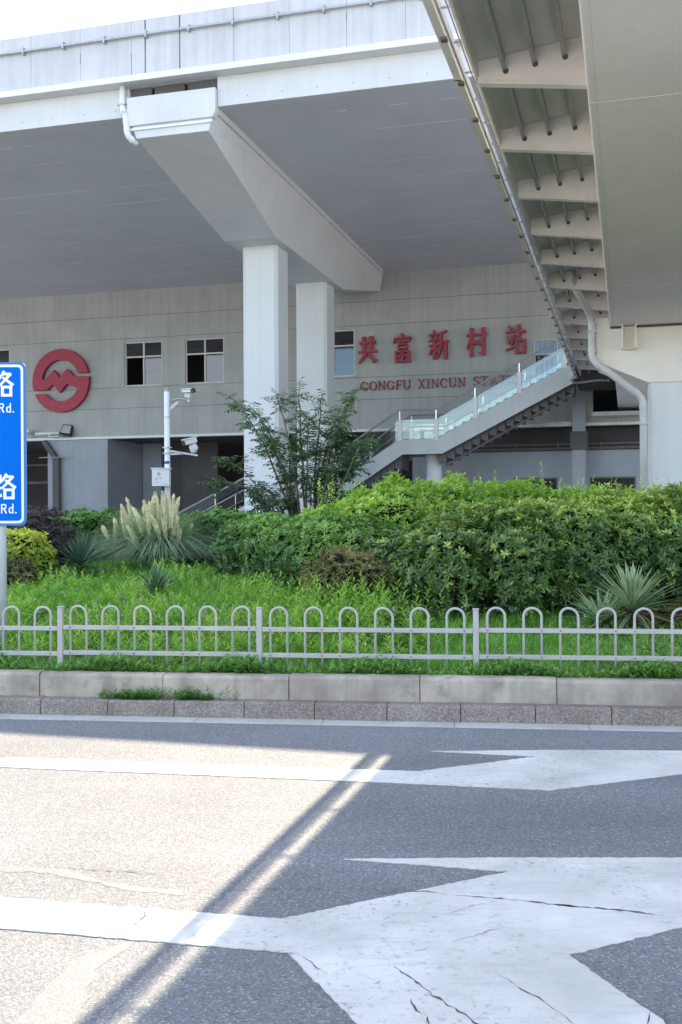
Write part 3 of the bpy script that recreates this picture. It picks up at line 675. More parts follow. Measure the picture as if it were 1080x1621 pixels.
for q, side in ((Q0+.03, 'near'), (Q1-.03, 'far')):
    rail = [(x, q, zf(x)+1.04) for x in below(-7.7, 7.2)]
    st.part('handrail', MB().tube(rail, .032, 8), M['inox'], smooth=False)
    w = MB()
    for h in (.98, .90, .82, .74): w.tube([(x, q, zf(x)+h) for x in below(-7.5, 7.2)], .008, 5)
    st.part('rail_wire', w, M['galv'])
    lowr = MB(); lowr.tube([(x, q+(.12 if side == 'near' else -.12), zf(x)+.62) for x in below(-7.6, 7.2)], .022, 6); st.part('lower_handrail', lowr, M['inox'])
    for x in posts:
        z = zf(x); p_ = MB(); hw = .022 if x > -1 else .012; p_.box(x-hw, x+hw, q-.015, q+.015, z+.02, z+1.03); po = st.part('post', p_, M['inox'])
        if x < -1: continue
        c_ = MB(); c_.box(x-.075, x+.075, q-.035, q+.035, z-.02, z+.70); st.part('post_cover', c_, M['trim'], po, bevel=.008)
    for xa, xb_ in zip(posts[4:], posts[5:]):
        if xb_ > 7.1: break
        xx = [x for x in below(xa+.085, xb_-.085)]
        P = [(x, zf(x)+.04) for x in xx]+[(x, zf(x)+.70) for x in xx[::-1]]
        st.part('glass_panel', MB().prism(P, 'y', q-.006, q+.006), M['railglass'])

# ------------------------------------------------------------------ footbridge over the road (a = 8.96 is above the camera)
AC = 8.96
fb = Thing('footbridge', 'steel footbridge overhead with ribbed cantilever edge and wide box girder', 'footbridge', ST, (AC, 0, 5.3))
OE, BE = 7.30, 8.63; BZ = 5.32; QA, QB = -46., 13.38
fb.part('box_girder', MB().prism([(BE, BZ), (11.1, BZ), (11.1, 6.30), (BE, 6.30)], 'y', QA, 34), M['boxunder'], bevel=.02)
sg_ = MB()
for q in (-12.05, -3.9, 4.2): sg_.box(BE+.01, 11.05, q, q+.016, BZ-.004, BZ-.001)
sg_.box(BE+.075, BE+.082, QA, 13, BZ-.003, BZ-.001)
each_part(fb, 'weld_seam', sg_, M['cap'])
fb.part('deck_plate', MB().prism([(7.49, 6.225), (BE, 6.36), (BE, 6.46), (7.49, 6.40)], 'y', QA, QB), M['bridgeplate'])
fb.part('deck_plate', MB().box(BE, 11.9, QA, 34, 6.461, 6.60), M['bridgeplate'])
g = MB(); g.prism([(7.455, 6.05), (7.49, 6.05), (7.49, 6.60), (7.455, 6.60)], 'y', QA, QB); fb.part('edge_plate', g, M['bridgeplate'])
ribs = [-11.15+2.02*k for k in range(-15, 12)]
for q in ribs:
    g = MB(); g.prism([(7.491, 5.99), (BE-.002, 5.84), (BE-.002, 6.355), (7.491, 6.22)], 'y', q-.008, q+.008)
    r_ = fb.part('rib', g, M['rib'])
    g = MB(); g.loft([(7.491, q-.055, 5.975), (7.491, q+.055, 5.975), (7.491, q+.055, 5.99), (7.491, q-.055, 5.99)], [(BE-.002, q-.055, 5.825), (BE-.002, q+.055, 5.825), (BE-.002, q+.055, 5.84), (BE-.002, q-.055, 5.84)])
    fb.part('rib_flange', g, M['rib'], r_)
    for xs_ in (7.76, 8.06, 8.36):
        zt = 6.22+(xs_-7.47)*.12; fb.part('stiffener_hole', MB().tube([(xs_+.015, q-.014, zt-.17), (xs_+.015, q+.014, zt-.17)], .030, 14), M['joint'], r_)
for xs_ in (7.76, 8.06, 8.36):
    zt = 6.22+(xs_-7.47)*.12
    fb.part('stiffener', MB().box(xs_-.006, xs_+.006, QA, QB, zt-.15, zt+.004).box(xs_-.02, xs_+.02, QA, QB, zt-.157, zt-.150), M['stiff'])
g = MB(); g.prism([(7.28, 5.95), (7.352, 5.95), (7.352, 5.965), (7.293, 5.965), (7.293, 6.35), (7.28, 6.35)], 'y', QA, QB)
fb.part('edge_fascia', g, M['rib'])
g = MB()
for q in np.arange(-30, 13, 3.1): g.box(7.277, 7.354, q, q+.012, 5.944, 5.952)
each_part(fb, 'fascia_joint', g, M['joint'])
cd = fb.part('conduit', MB().tube([(7.372, QA, 5.985), (7.372, QB, 5.985)], .015, 8), M['pipe'], smooth=True)
fb.part('conduit', MB().tube([(7.446, QA, 6.03), (7.446, QB, 6.03)], .007, 6), M['pipe'], smooth=True)
g = MB()
for k in range(44):
    q = -30.9+1.03*k
    g.box(7.31, 7.37, q-.04, q+.04, 5.925, 5.949)
each_part(fb, 'conduit_bracket', g, M['rust'])
g = MB()
for k in range(60):
    q = -31+.75*k; g.box(7.294, 7.454, q-.006, q+.006, 6.28, 6.30)
each_part(fb, 'edge_tie', g, M['stiff'])
g = MB()
for k in range(36):
    q = -31+1.25*k; g.box(7.525, 7.555, q-.02, q+.02, 6.401, 7.45)
each_part(fb, 'railing_post', g, M['inox'])
fb.part('railing_rail', MB().tube([(7.54, QA, 7.46), (7.54, QB, 7.46)], .03, 8), M['inox'])
w = MB()
for z in (6.6, 6.75, 7.15): w.tube([(7.54, QA, z), (7.54, QB, z)], .008, 4)
fb.part('railing_wire', w, M['galv'])
g = MB(); g.tube([(7.26, 13.2, 5.98), (7.18, 13.3, 5.9), (7.26, 13.5, 5.83), (7.6, 13.6, 5.86), (8.0, 13.55, 5.90), (8.4, 13.6, 5.88)], .05, 8)
solo('drain_hose', g, M['galv'], 'short bent hose under the outer corner where bridge meets stair', 'hose', ST, (7.3, 13.4, 5.85), smooth=True)
g = MB()
for k in range(9): q = 13.7+.42*k; g.box(7.26, BE, q, q+.06, 5.95, 6.22)
fb.part('end_rib', g, M['stairdark'])

# footbridge pier
fp = Thing('footbridge_pier', 'cream painted pier cap with sloping underside on a pale column', 'pier', ST, (10.9, .9, 0))
cp = [(8.36, 5.50), (8.60, 5.50), (8.63, 5.27), (12.1, 5.27), (12.1, 4.6), (11.1, 4.14), (9.38, 4.14), (8.36, 4.60)]
fp.part('cap', MB().prism(cp, 'y', 0.0, 1.7), M['cap'], bevel=.015)
P = [(9.38+.0, .06), (9.44, 0.0), (11.0, 0.0), (11.08, .1), (11.08, 1.6), (11.0, 1.7), (9.46, 1.7), (9.38, 1.62)]
fp.part('column', MB().prism([(x, y+.03) for x, y in P], 'z', 0, 4.139), M['colpaint'])
br = fp.part('bearing_bracket', MB().box(8.855, 8.89, -.24, -.002, 4.83, 5.318).box(9.115, 9.15, -.24, -.002, 4.83, 5.318).box(8.891, 9.114, -.02, -.002, 4.84, 5.30).box(8.891, 9.114, -.20, -.02, 4.82, 4.84), M['cap'])
fp.part('bearing_gap', MB().box(8.64, 11.0, .02, 1.6, 5.271, 5.318), M['joint'])
pipe_thing('drain_pipe', 'tall pale drain pipe with two slanted runs beside the footbridge pier', 'drain pipe',
           [(7.98, -1.0, 6.25), (7.98, -1.0, 5.95), (8.27, -.18, 5.50), (8.27, -.18, 4.62), (9.27, -.18, 3.82), (9.27, -.18, .3)], .072, M['pipe'], ST, [(8.27, -.18, 5.2), (9.27, -.18, 3.3), (9.27, -.18, 1.8)])

# ------------------------------------------------------------------ blue road sign
SK = 9.35/8.62; sx, sy = -2.845*SK, 9.35
def sz(z): return H+(z-H)*SK
rs = Thing('road_sign', 'tall blue road sign with white border on a pale pole at the left edge', 'road sign', WD, (sx, sy, .3))
rs.part('pole', MB().tube([(sx, sy+.07, .28), (sx, sy+.07, 2.8)], .042, 16), M['signpole'], smooth=True)
rs.part('pole', MB().tube([(sx-.95, sy+.07, .28), (sx-.95, sy+.07, 2.8)], .042, 16), M['signpole'], smooth=True)
def rrect(x0, x1, z0, z1, r, n=6):
    P = []
    for cx, cz, a in ((x1-r, z1-r, 0), (x0+r, z1-r, 90), (x0+r, z0+r, 180), (x1-r, z0+r, 270)):
        P += [(cx+r*math.cos(R(a+90*k/n)), cz+r*math.sin(R(a+90*k/n))) for k in range(n+1)]
    return P
X0, X1, Z0, Z1 = -4.02*SK, -2.617*SK, sz(1.455), sz(2.815)
bd = rs.part('board', MB().prism(rrect(X0, X1, Z0, Z1, .055), 'y', sy-.002, sy+.02), M['blueedge'])
rs.part('border', MB().prism(rrect(X0+.022, X1-.022, Z0+.022, Z1-.022, .045), 'y', sy-.004, sy-.0021), M['white'], bd)
rs.part('panel', MB().prism(rrect(X0+.044, X1-.044, Z0+.044, Z1-.044, .032), 'y', sy-.006, sy-.0041), M['blue'], bd)
rs.part('clamp', MB().box(sx-.06, sx+.06, sy+.02, sy+.12, 1.75, 1.79).box(sx-.06, sx+.06, sy+.02, sy+.12, 2.45, 2.49), M['galv'])
LU = [(7,98,7,64,11),(40,98,40,64,11),(3,93,44,93,11),(3,68,44,68,11),(24,68,24,10,12),(24,44,44,44,11),(9,50,9,8,11),(0,5,46,15,12),
      (66,102,46,70,12,9),(62,90,92,90,11),(93,92,46,42,12,9),(60,76,102,44,9,13),(58,42,58,-2,12),(92,42,92,-2,12),(54,37,96,37,11),(54,4,96,4,11)]
RR = [(8,0,8,100,15),(8,94,52,94,14),(50,98,58,74,14),(58,78,50,52,14),(52,54,8,54,14),(34,52,62,0,16)]
DD = [(54,0,54,104,14),(30,62,52,62,13),(18,54,32,64,14),(15,58,13,22,15),(13,24,22,6,15),(20,8,52,8,13)]
DT = [(6,8,22,8,16)]
def sign_word(x1, z, hh, S, w, nm):
    g = MB(); strokes(g, S, x1-w, z, w, hh, sy-.0075, sy-.006, 0)
    # flatten: characters are retro-reflective film
    rs.part(nm, g, M['white'], bd)
def px2x(px): return (px-540)/1640*sy
for zc, xr in ((2.532, 22.0), (1.678, 24.8)):
    g = MB()
    for i, s in enumerate(LU): strokes(g, [s], px2x(xr)-.205*SK, sz(zc), .205*SK, .205*SK, sy-.0065-.0002*i, sy-.006)
    rs.part('character', g, M['white'], bd)
for zb3, xr in ((2.395, 23.5), (1.557, 26.5)):
    hh = .078; x1 = px2x(xr); hh *= SK; g = MB(); i = 0
    for S, x0 in ((RR, x1-.128*SK), (DD, x1-.068*SK), (DT, x1-.014*SK)):
        for s in S: strokes(g, [s], x0, sz(zb3), .072*SK, hh, sy-.0065-.0002*i, sy-.006); i += 1
    rs.part('lettering', g, M['white'], bd)

# ------------------------------------------------------------------ camera pole in the planting
CY = 20.0; px_ = -3.35
cp_ = Thing('camera_pole', 'slim white surveillance pole with a control box behind the pampas grass', 'camera pole', WD, (px_, CY, .1))
cp_.part('pole', MB().tube([(px_+.01, CY, .0), (px_, CY, 3.90)], .055, 16), M['trim'], smooth=True)
cp_.part('cap', MB().tube([(px_, CY, 3.90), (px_, CY, 3.95)], [.056, .04], 16), M['brass'])
cp_.part('band', MB().tube([(px_, CY, 2.50), (px_, CY, 2.56)], .058, 16), M['bluestripe'])
cp_.part('collar', MB().tube([(px_, CY, 3.40), (px_, CY, 3.415)], .060, 16), M['galv'])
for z in (2.70, 2.81): cp_.part('clamp', MB().tube([(px_, CY, z), (px_, CY, z+.02)], .07, 16).box(px_-.09, px_+.09, CY-.02, CY+.02, z, z+.02), M['galv'])
bx = cp_.part('control_box', MB().box(-3.60, -3.27, CY-.26, CY-.06, 2.07, 2.40), M['cctv'], bevel=.006)
cp_.part('box_lid', MB().box(-3.62, -3.25, CY-.28, CY-.05, 2.401, 2.42), M['cctv'], bx)
g = MB(); g.tube([(-3.465, CY-.262, 2.30), (-3.465, CY-.26, 2.30)], .035, 14); cp_.part('badge', g, surf('badge_blue', (.30,.38,.60), .1, 20, .5, bump=0), bx)
g = MB()
for a_, b_, z in ((-3.52, -3.41, 2.22), (-3.55, -3.50, 2.19), (-3.53, -3.47, 2.14), (-3.36, -3.31, 2.10)): g.box(a_, b_, CY-.262, CY-.2605, z, z+.008)
cp_.part('label_line', g, M['groove'], bx)
cp_.part('arm', MB().tube([(px_+.04, CY, 3.71), (-3.12, CY-.0, 3.76), (-2.98, CY, 3.74), (-2.90, CY, 3.70), (-2.86, CY, 3.69)], .018, 8), M['galv'], smooth=True)
cp_.part('arm_brace', MB().bar((px_+.05, CY, 3.56), (-3.13, CY, 3.70), .02, .05), M['galv'])
cp_.part('arm', MB().bar((px_+.05, CY, 2.755), (-2.76, CY, 2.665), .03, .035), M['galv'])
cp_.part('arm_brace', MB().bar((px_+.05, CY, 2.69), (-3.05, CY, 2.70), .03, .03), M['galv'])
c1 = Thing('security_camera', 'white box camera on the top curved arm of the pole', 'security camera', WD, (-2.93, CY, 3.72))
g = MB(); g.bar((-3.03, CY-.05, 3.895), (-2.85, CY-.12, 3.895), .11, .06); c1.part('housing', g, M['cctv'], bevel=.008)
g = MB(); g.bar((-3.05, CY-.04, 3.93), (-2.82, CY-.135, 3.935), .14, .012); c1.part('sun_shield', g, M['trim'])
c1.part('lens', MB().bar((-2.849, CY-.121, 3.895), (-2.80, CY-.14, 3.91), .10, .075), M['black'])
c1.part('mount', MB().box(-3.0, -2.89, CY-.07, CY+.02, 3.78, 3.86).tube([(-2.93, CY, 3.70), (-2.93, CY, 3.79)], .02, 8), M['cctv'])
c2 = Thing('security_camera', 'white pan and tilt camera on the lower arm of the pole', 'security camera', WD, (-2.82, CY, 2.69))
g = MB(); g.bar((-3.0, CY-.15, 2.90), (-2.80, CY-.0, 2.965), .12, .10); c2.part('housing', g, M['cctv'], bevel=.01)
c2.part('hood', MB().bar((-3.02, CY-.17, 2.955), (-2.78, CY+.01, 3.03), .14, .012), M['trim'])
c2.part('lens', MB().bar((-3.002, CY-.152, 2.90), (-3.02, CY-.165, 2.894), .09, .08), M['black'])
c2.part('pan_head', MB().tube([(-2.83, CY, 2.71), (-2.84, CY, 2.74), (-2.83, CY, 2.80), (-2.86, CY, 2.87), (-2.88, CY, 2.90)], [.045, .06, .085, .075, .05], 12), M['cctv'], smooth=True)

# ------------------------------------------------------------------ hoop fence
FP = .46
fn = Thing('hoop_fence', 'low pale grey metal hoop fence standing on the planter kerb', 'fence', KB, (0, FP, .29))
def kx(X): return X/math.cos(KB.ang)
posts_k = [kx(-2.345)-1.66*k for k in range(2, 0, -1)]+[kx(-2.345), kx(-.71), kx(.985)]+[kx(.985)+1.70*k for k in range(1, 3)]
FB0 = .285
for k, x in enumerate(posts_k):
    p_ = fn.part('post', MB().box(x-.022, x+.022, FP-.022, FP+.022, FB0, FB0+.50), M['fence'], bevel=.003)
    fn.part('post_cap', MB().box(x-.025, x+.025, FP-.025, FP+.025, FB0+.501, FB0+.514), M['fence'], p_, bevel=.005)
for xa, xb_ in zip(posts_k, posts_k[1:]):
    dz = random.uniform(-.007, .007)
    for z in (FB0+.34, FB0+.135):
        r_ = fn.part('rail', MB().box(xa+.024, xb_-.024, FP-.017, FP+.017, z-.0175+dz, z+.0175+dz), M['fence'], bevel=.003)
        b = MB()
        pitch = (xb_-xa)/6.12
        for i in range(6):
            cx = (xa+xb_)/2+(i-2.5)*pitch
            for s_ in ((-1, 1)[i % 2],): b.tube([(cx+s_*.068, FP-.0175, z+dz), (cx+s_*.068, FP-.021, z+dz)], .006, 6)
        each_part(fn, 'screw', b, M['screw'], r_)
    for i in range(6):
        cx = (xa+xb_)/2+(i-2.5)*(xb_-xa)/6.12; w = .068; zt = FB0+.445; j = random.gauss(0, .006)
        path = [(cx-w, FP, FB0+.04), (cx-w, FP, zt)]+[(cx-w*math.cos(math.pi*k/10)+j*math.sin(math.pi*k/10), FP, zt+w*math.sin(math.pi*k/10)+dz) for k in range(1, 10)]+[(cx+w, FP, zt), (cx+w, FP, FB0+.04)]
        fn.part('hoop', MB().tube(path, .0102, 8), M['fence'], smooth=True)

# ------------------------------------------------------------------ planting
def unit(a): return a/np.maximum(np.linalg.norm(a, axis=1, keepdims=True), 1e-9)
def leafarr(Cn, D_, Up, L, W, bend=.25, fold=.18, tint=None, wmid=.62):
    N = len(Cn); D_ = unit(D_); S_ = unit(np.cross(D_, Up)); Nn = np.cross(S_, D_)
    L = np.asarray(L).reshape(-1, 1)*np.ones((N, 1)); W = np.asarray(W).reshape(-1, 1)*np.ones((N, 1))
    def P(t, w): return Cn+D_*L*t+S_*W*w+Nn*(-bend*L*t*t+fold*abs(w)*W)
    V = np.stack([P(0, 0), P(.34, .36), P(wmid+.13, .40), P(1, 0), P(wmid+.13, -.40), P(.34, -.36)], 1).reshape(-1, 3)
    b = np.arange(N)[:, None]*6; F = np.concatenate([b+np.array([[0,1,2,3]]), b+np.array([[0,3,4,5]])])
    return V, F, np.repeat(np.zeros(N) if tint is None else tint, 6)
def bladearr(Cn, lean, L, W, curve, tint=None, seg=4, rise=1.0, droop=0):
    """grass blades: rise then arch over in the lean direction"""
    N = len(Cn); lean = unit(lean); L = np.asarray(L).reshape(-1, 1)*np.ones((N, 1)); W = np.asarray(W).reshape(-1, 1)*np.ones((N, 1)); c = np.asarray(curve).reshape(-1, 1)*np.ones((N, 1))
    S_ = unit(np.cross(lean, np.array([0, 0, 1.])[None])+rng.normal(0, .35, (N, 3))*np.array([1, 1, .2])); V = []
    for k in range(seg+1):
        t = k/seg; up = rise*t*(1-.45*c*t)-droop*c*t**2.4; h = c*(.18*t+.75*t*t)
        p = Cn+lean*L*h+np.array([0, 0, 1.])*L*up; w = W*(1-t**1.6)*.5+.0003
        V += [p-S_*w, p+S_*w]
    V = np.stack(V, 1).reshape(-1, 3); n = 2*(seg+1); b = np.arange(N)[:, None]*n
    F = np.concatenate([b+np.array([[2*k, 2*k+1, 2*k+3, 2*k+2]]) for k in range(seg)])
    return V, F, np.repeat(np.zeros(N) if tint is None else tint, n)
def cat(parts):
    V = []; F = []; T = []; n = 0
    for v, f, t in parts: V.append(v); F.append(f+n); T.append(t); n += len(v)
    return np.concatenate(V), np.concatenate(F), np.concatenate(T)
def rot_perp(n):
    a = np.where(np.abs(n[:, 2:3]) < .9, np.array([[0, 0, 1.]]), np.array([[1., 0, 0]])); u = unit(np.cross(n, a)); return u, np.cross(n, u)
def whorls(Cn, Nn, k, L, W, elev=(25, 60), tint=None, jit=.25, **kw):
    N = len(Cn); u, v = rot_perp(Nn); out = []; ph = rng.uniform(0, 6.28, N)
    for i in range(k):
        a = ph+i*2.399+rng.normal(0, .2, N); e = np.radians(rng.uniform(*elev, N))
        d = (u*np.cos(a)[:, None]+v*np.sin(a)[:, None])*np.cos(e)[:, None]+Nn*np.sin(e)[:, None]
        s = rng.uniform(.7, 1.15, N)
        t = None if tint is None else np.clip(tint+rng.normal(0, .07, N), 0, 1)
        out.append(leafarr(Cn+rng.normal(0, .006, (N, 3)), d, Nn+rng.normal(0, .1, (N, 3)), L*s, W*s, tint=t, **kw))
    return cat(out)
def blob_surface(blobs, n, inner=(.80, 1.03), floor=None, noiseamp=.10):
    """points on a union of ellipsoids (cx,cy,cz,rx,ry,rz), pushed in and out so that the outline is uneven"""
    B = np.array(blobs, float); area = (B[:, 3]*B[:, 4]+B[:, 3]*B[:, 5]+B[:, 4]*B[:, 5]); idx = rng.choice(len(B), int(n*2.2), p=area/area.sum())
    d = unit(rng.normal(size=(len(idx), 3))); bb = B[idx]
    s = rng.uniform(*inner, (len(idx), 1))
    ph = np.sin(d[:, 0:1]*9+idx[:, None]*1.7)*np.cos(d[:, 1:2]*8+idx[:, None])+np.sin(d[:, 2:3]*11+idx[:, None]*.6)
    s = s*(1-.0*ph)+ph*noiseamp*.75; P = bb[:, :3]+d*bb[:, 3:]*s
    keep = np.ones(len(P), bool)
    for j in range(len(B)):
        q = (P-B[j, :3])/B[j, 3:]; keep &= ((q**2).sum(1) > .70) | (idx == j)
    keep &= P[:, 2] > (gz(P[:, 0], P[:, 1])+.02 if floor is None else floor)
    P = P[keep]; nn = unit(d[keep]/bb[keep][:, 3:]); P, nn = P[:n], nn[:n]
    return P, nn
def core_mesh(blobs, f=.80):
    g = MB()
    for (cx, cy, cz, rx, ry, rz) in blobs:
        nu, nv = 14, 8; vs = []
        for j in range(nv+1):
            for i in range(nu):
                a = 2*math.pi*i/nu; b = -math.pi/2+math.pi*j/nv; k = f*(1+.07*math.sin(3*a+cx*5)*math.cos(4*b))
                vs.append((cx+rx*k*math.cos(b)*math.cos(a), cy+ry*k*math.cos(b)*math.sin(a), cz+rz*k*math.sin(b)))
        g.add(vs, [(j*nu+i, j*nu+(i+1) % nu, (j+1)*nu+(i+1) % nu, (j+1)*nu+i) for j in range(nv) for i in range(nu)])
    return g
def shrub(name, label, cat_, blobs, n, k, L, W, mat, tintf, group=None, up=.55, elev=(20, 55), inner=(.80, 1.03), coref=.80, extra=None, **kw):
    c = blobs[0]; base = (c[0], c[1], float(gz(c[0], c[1])))
    P, nn = blob_surface(blobs, n, inner); ax = unit(nn+np.array([[0, 0, up]])+rng.normal(0, .25, P.shape))
    t = np.clip(tintf(P, nn)+rng.normal(0, .09, len(P)), 0, 1)
    parts = [whorls(P, ax, k, L, W, elev, t, **kw)]
    if extra: parts += extra
    V, F, T = cat(parts); th = Thing(name, label, cat_, WD, base, group)
    th.part('foliage', arr_mesh('foliage', V, F, T, base), mat)
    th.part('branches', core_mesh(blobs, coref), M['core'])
    return th
def hills(P, f, s=0): return np.sin(P[:, 0]*f+s)*np.cos(P[:, 1]*f*1.3+s*2)+np.sin(P[:, 2]*f*1.7+P[:, 0]*f*.6+s)

# front dark pittosporum hedge, right half
def X(px, Y): return (px-540)/1640*Y
def Z(py, Y): return H+(810-py)/1640*Y
fb_ = []
for px0, Y, top, rx, ry in ((605,11.6,885,.5,.5),(650,11.7,842,.55,.6),(705,11.3,822,.5,.8),(755,11.6,812,.5,.8),(815,11.2,806,.55,.8),(865,11.6,796,.5,.8),(915,11.2,802,.5,.8),(965,11.6,784,.5,.8),(1020,11.3,794,.5,.8),(1075,11.6,786,.5,.8),(1150,11.8,800,.6,.8),(1230,11.9,802,.7,.8),(1310,12.1,805,.7,.8)):
    zt = Z(top, Y); g0 = float(gz(X(px0, Y), Y)); zc = (zt+g0)/2; fb_.append((X(px0, Y), Y, zc-.05, rx, ry, (zt-g0)/2+.08)); fb_.append((X(px0+rng.uniform(-25, 25), Y-.25), Y-.25+rng.uniform(-.1, .1), zt-rng.uniform(.22, .55), rng.uniform(.2, .32), .38, rng.uniform(.2, .32)))
def tf_front(P, nn):  # paler upward: new growth on top, plus skylight put into the leaf colour
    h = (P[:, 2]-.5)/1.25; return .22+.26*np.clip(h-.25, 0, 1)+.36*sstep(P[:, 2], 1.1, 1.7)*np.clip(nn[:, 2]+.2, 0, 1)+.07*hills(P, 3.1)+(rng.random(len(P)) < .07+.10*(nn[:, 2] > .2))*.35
shoots = []
def shoot_parts(pts, tint0=.75, k=13, L=.05, W=.018, stem=.26):
    out = []
    for (x, y, z, h) in pts:
        n = int(k*h/.26); t = np.linspace(0, 1, n); Cn = np.stack([x+rng.normal(0, .01)*t, y+0*t, z+h*t], 1)
        a = np.arange(n)*2.4; e = np.radians(20+45*t); d = np.stack([np.cos(a)*np.cos(e), np.sin(a)*np.cos(e), np.sin(e)], 1)
        out.append(leafarr(Cn, d, np.tile([[0, 0, 1.]], (n, 1)), L*(1.1-.4*t), W, tint=np.clip(tint0+.25*t+rng.normal(0, .05, n), 0, 1)))
    return out
sh1 = []
for _ in range(150):
    px0 = rng.uniform(650, 1250); Y = rng.uniform(11.0, 12.0); sh1.append((X(px0, Y), Y, Z(rng.uniform(798, 830), Y)-.03, rng.uniform(.06, .18)))
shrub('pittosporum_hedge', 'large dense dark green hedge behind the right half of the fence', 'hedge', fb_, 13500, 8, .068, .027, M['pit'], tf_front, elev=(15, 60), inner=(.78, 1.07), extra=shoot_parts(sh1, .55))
# lighter hedge with new growth behind it
bb_ = []
for px0, Y, top, rx, ry in ((480,13.6,822,.45,.7),(525,13.4,796,.45,.8),(575,13.2,776,.45,.8),(625,13.0,758,.5,.8),(672,13.2,768,.45,.8),(720,13.4,762,.45,.8),(772,13.1,774,.45,.8),(828,13.4,768,.5,.8),(885,13.2,780,.45,.8),(940,13.6,776,.5,.8),(1010,13.8,796,.6,.8),(1070,13.9,796,.6,.8),(1140,14,798,.7,.8)):
    zt = Z(top, Y); g0 = float(gz(X(px0, Y), Y)); zc = (zt+g0)/2; bb_.append((X(px0, Y), Y, zc-.05, rx, ry, (zt-g0)/2+.05))
def tf_back(P, nn): return .17+.30*sstep(P[:, 2], .9, 1.75)+.10*hills(P, 2.6, 1)+.16*nn[:, 2]-.16*sstep(P[:, 0], 1.2, 3.5)  # height tint mixes fresh growth with painted skylight on the hedge top
sh2 = []
for _ in range(170):
    px0 = rng.uniform(500, 1060); Y = rng.uniform(12.8, 13.8); sh2.append((X(px0, Y), Y, Z(rng.uniform(778, 800), Y)-.02, rng.uniform(.08, .24)))
for px0, zt in ((632,742),(783,748),(725,752),(858,735),(575,757),(760,756)): sh2.append((X(px0, 12.9), 12.9, Z(790, 12.9), Z(zt, 12.9)-Z(790, 12.9)))
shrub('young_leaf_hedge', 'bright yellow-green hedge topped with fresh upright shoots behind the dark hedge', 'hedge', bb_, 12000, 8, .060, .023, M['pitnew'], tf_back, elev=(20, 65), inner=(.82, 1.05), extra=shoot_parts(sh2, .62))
# mid hedge sloping down to the grass, centre
mb_ = []
for px0, Y, top, rx, ry in ((388,13.6,826,.4,.5),(430,13.1,812,.42,.5),(478,12.6,822,.42,.5),(522,12.3,812,.42,.5),(570,12.2,822,.42,.5),(612,12.2,838,.4,.5)):
    zt = Z(top, Y); g0 = float(gz(X(px0, Y), Y)); mb_.append((X(px0, Y), Y, (zt+g0)/2-.03, rx, ry, (zt-g0)/2+.06))
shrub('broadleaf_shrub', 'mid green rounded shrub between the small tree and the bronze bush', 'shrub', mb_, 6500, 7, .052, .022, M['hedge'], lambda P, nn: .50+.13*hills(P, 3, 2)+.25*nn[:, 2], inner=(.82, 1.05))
# left row of dark hedge
for (pxs, Y, tops, lab, dark) in (((80,130,180,225), 17.0, (816,806,806,812), 'dark green hedge behind the spiky plants below the blue-grey wall', .3), ((300,350,395,440), 15.6, (815,806,812,822), 'deep green hedge to the right of the pampas grass', .18)):
    L_ = []
    for px0, tp in zip(pxs, tops):
        zt = Z(tp, Y); g0 = float(gz(X(px0, Y), Y)); L_.append((X(px0, Y), Y, (zt+g0)/2-.05, .5, .6, (zt-g0)/2+.08))
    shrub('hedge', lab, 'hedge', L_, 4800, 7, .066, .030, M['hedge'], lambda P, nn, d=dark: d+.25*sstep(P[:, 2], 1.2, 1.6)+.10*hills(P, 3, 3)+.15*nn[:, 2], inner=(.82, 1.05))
Y = 13.6
shrub('golden_shrub', 'rounded yellow-green clipped shrub beside the sign pole', 'shrub', [(X(28, Y), Y, Z(877, Y), .44, .45, .36), (X(-20, Y), Y, Z(880, Y), .45, .45, .38), (X(50, Y), Y-.05, Z(890, Y), .3, .3, .25)], 1900, 6, .045, .026, M['gold'],
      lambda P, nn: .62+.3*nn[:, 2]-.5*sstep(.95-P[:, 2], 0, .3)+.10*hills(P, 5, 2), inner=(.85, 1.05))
Y = 13.2
shrub('bronze_undershrub', 'low bronze leaved shrub below the golden shrub at the left edge', 'shrub', [(X(20, Y), Y-.15, Z(903, Y), .36, .3, .20), (X(-20, Y), Y-.15, Z(903, Y), .36, .3, .20)], 650, 6, .042, .02, M['brown'], lambda P, nn: .35+.1*hills(P, 5, 2))
Y = 15.2
shrub('purple_shrub', 'dark purple loose shrub behind the golden shrub', 'shrub', [(X(60, Y), Y, Z(845, Y), .45, .45, .42), (X(85, Y), Y, Z(862, Y), .42, .4, .33), (X(25, Y), Y, Z(838, Y), .4, .4, .4)], 1500, 6, .055, .022, M['purple'],
      lambda P, nn: .45+.2*hills(P, 4, 2), inner=(.8, 1.12), coref=.72)
Y = 11.2
shrub('bronze_shrub', 'brown tinged small leaved bush between the centre grass and the dark hedge', 'shrub', [(X(552, Y), Y, Z(905, Y), .28, .3, .22), (X(515, Y), Y, Z(915, Y), .24, .3, .18), (X(588, Y), Y-.05, Z(914, Y), .20, .25, .17), (X(535, Y), Y+.1, Z(888, Y), .18, .25, .13)], 1000, 6, .040, .018, M['brown'],
      lambda P, nn: .5+.16*hills(P, 6, 2)+.12*nn[:, 2], inner=(.75, 1.28), coref=.62)

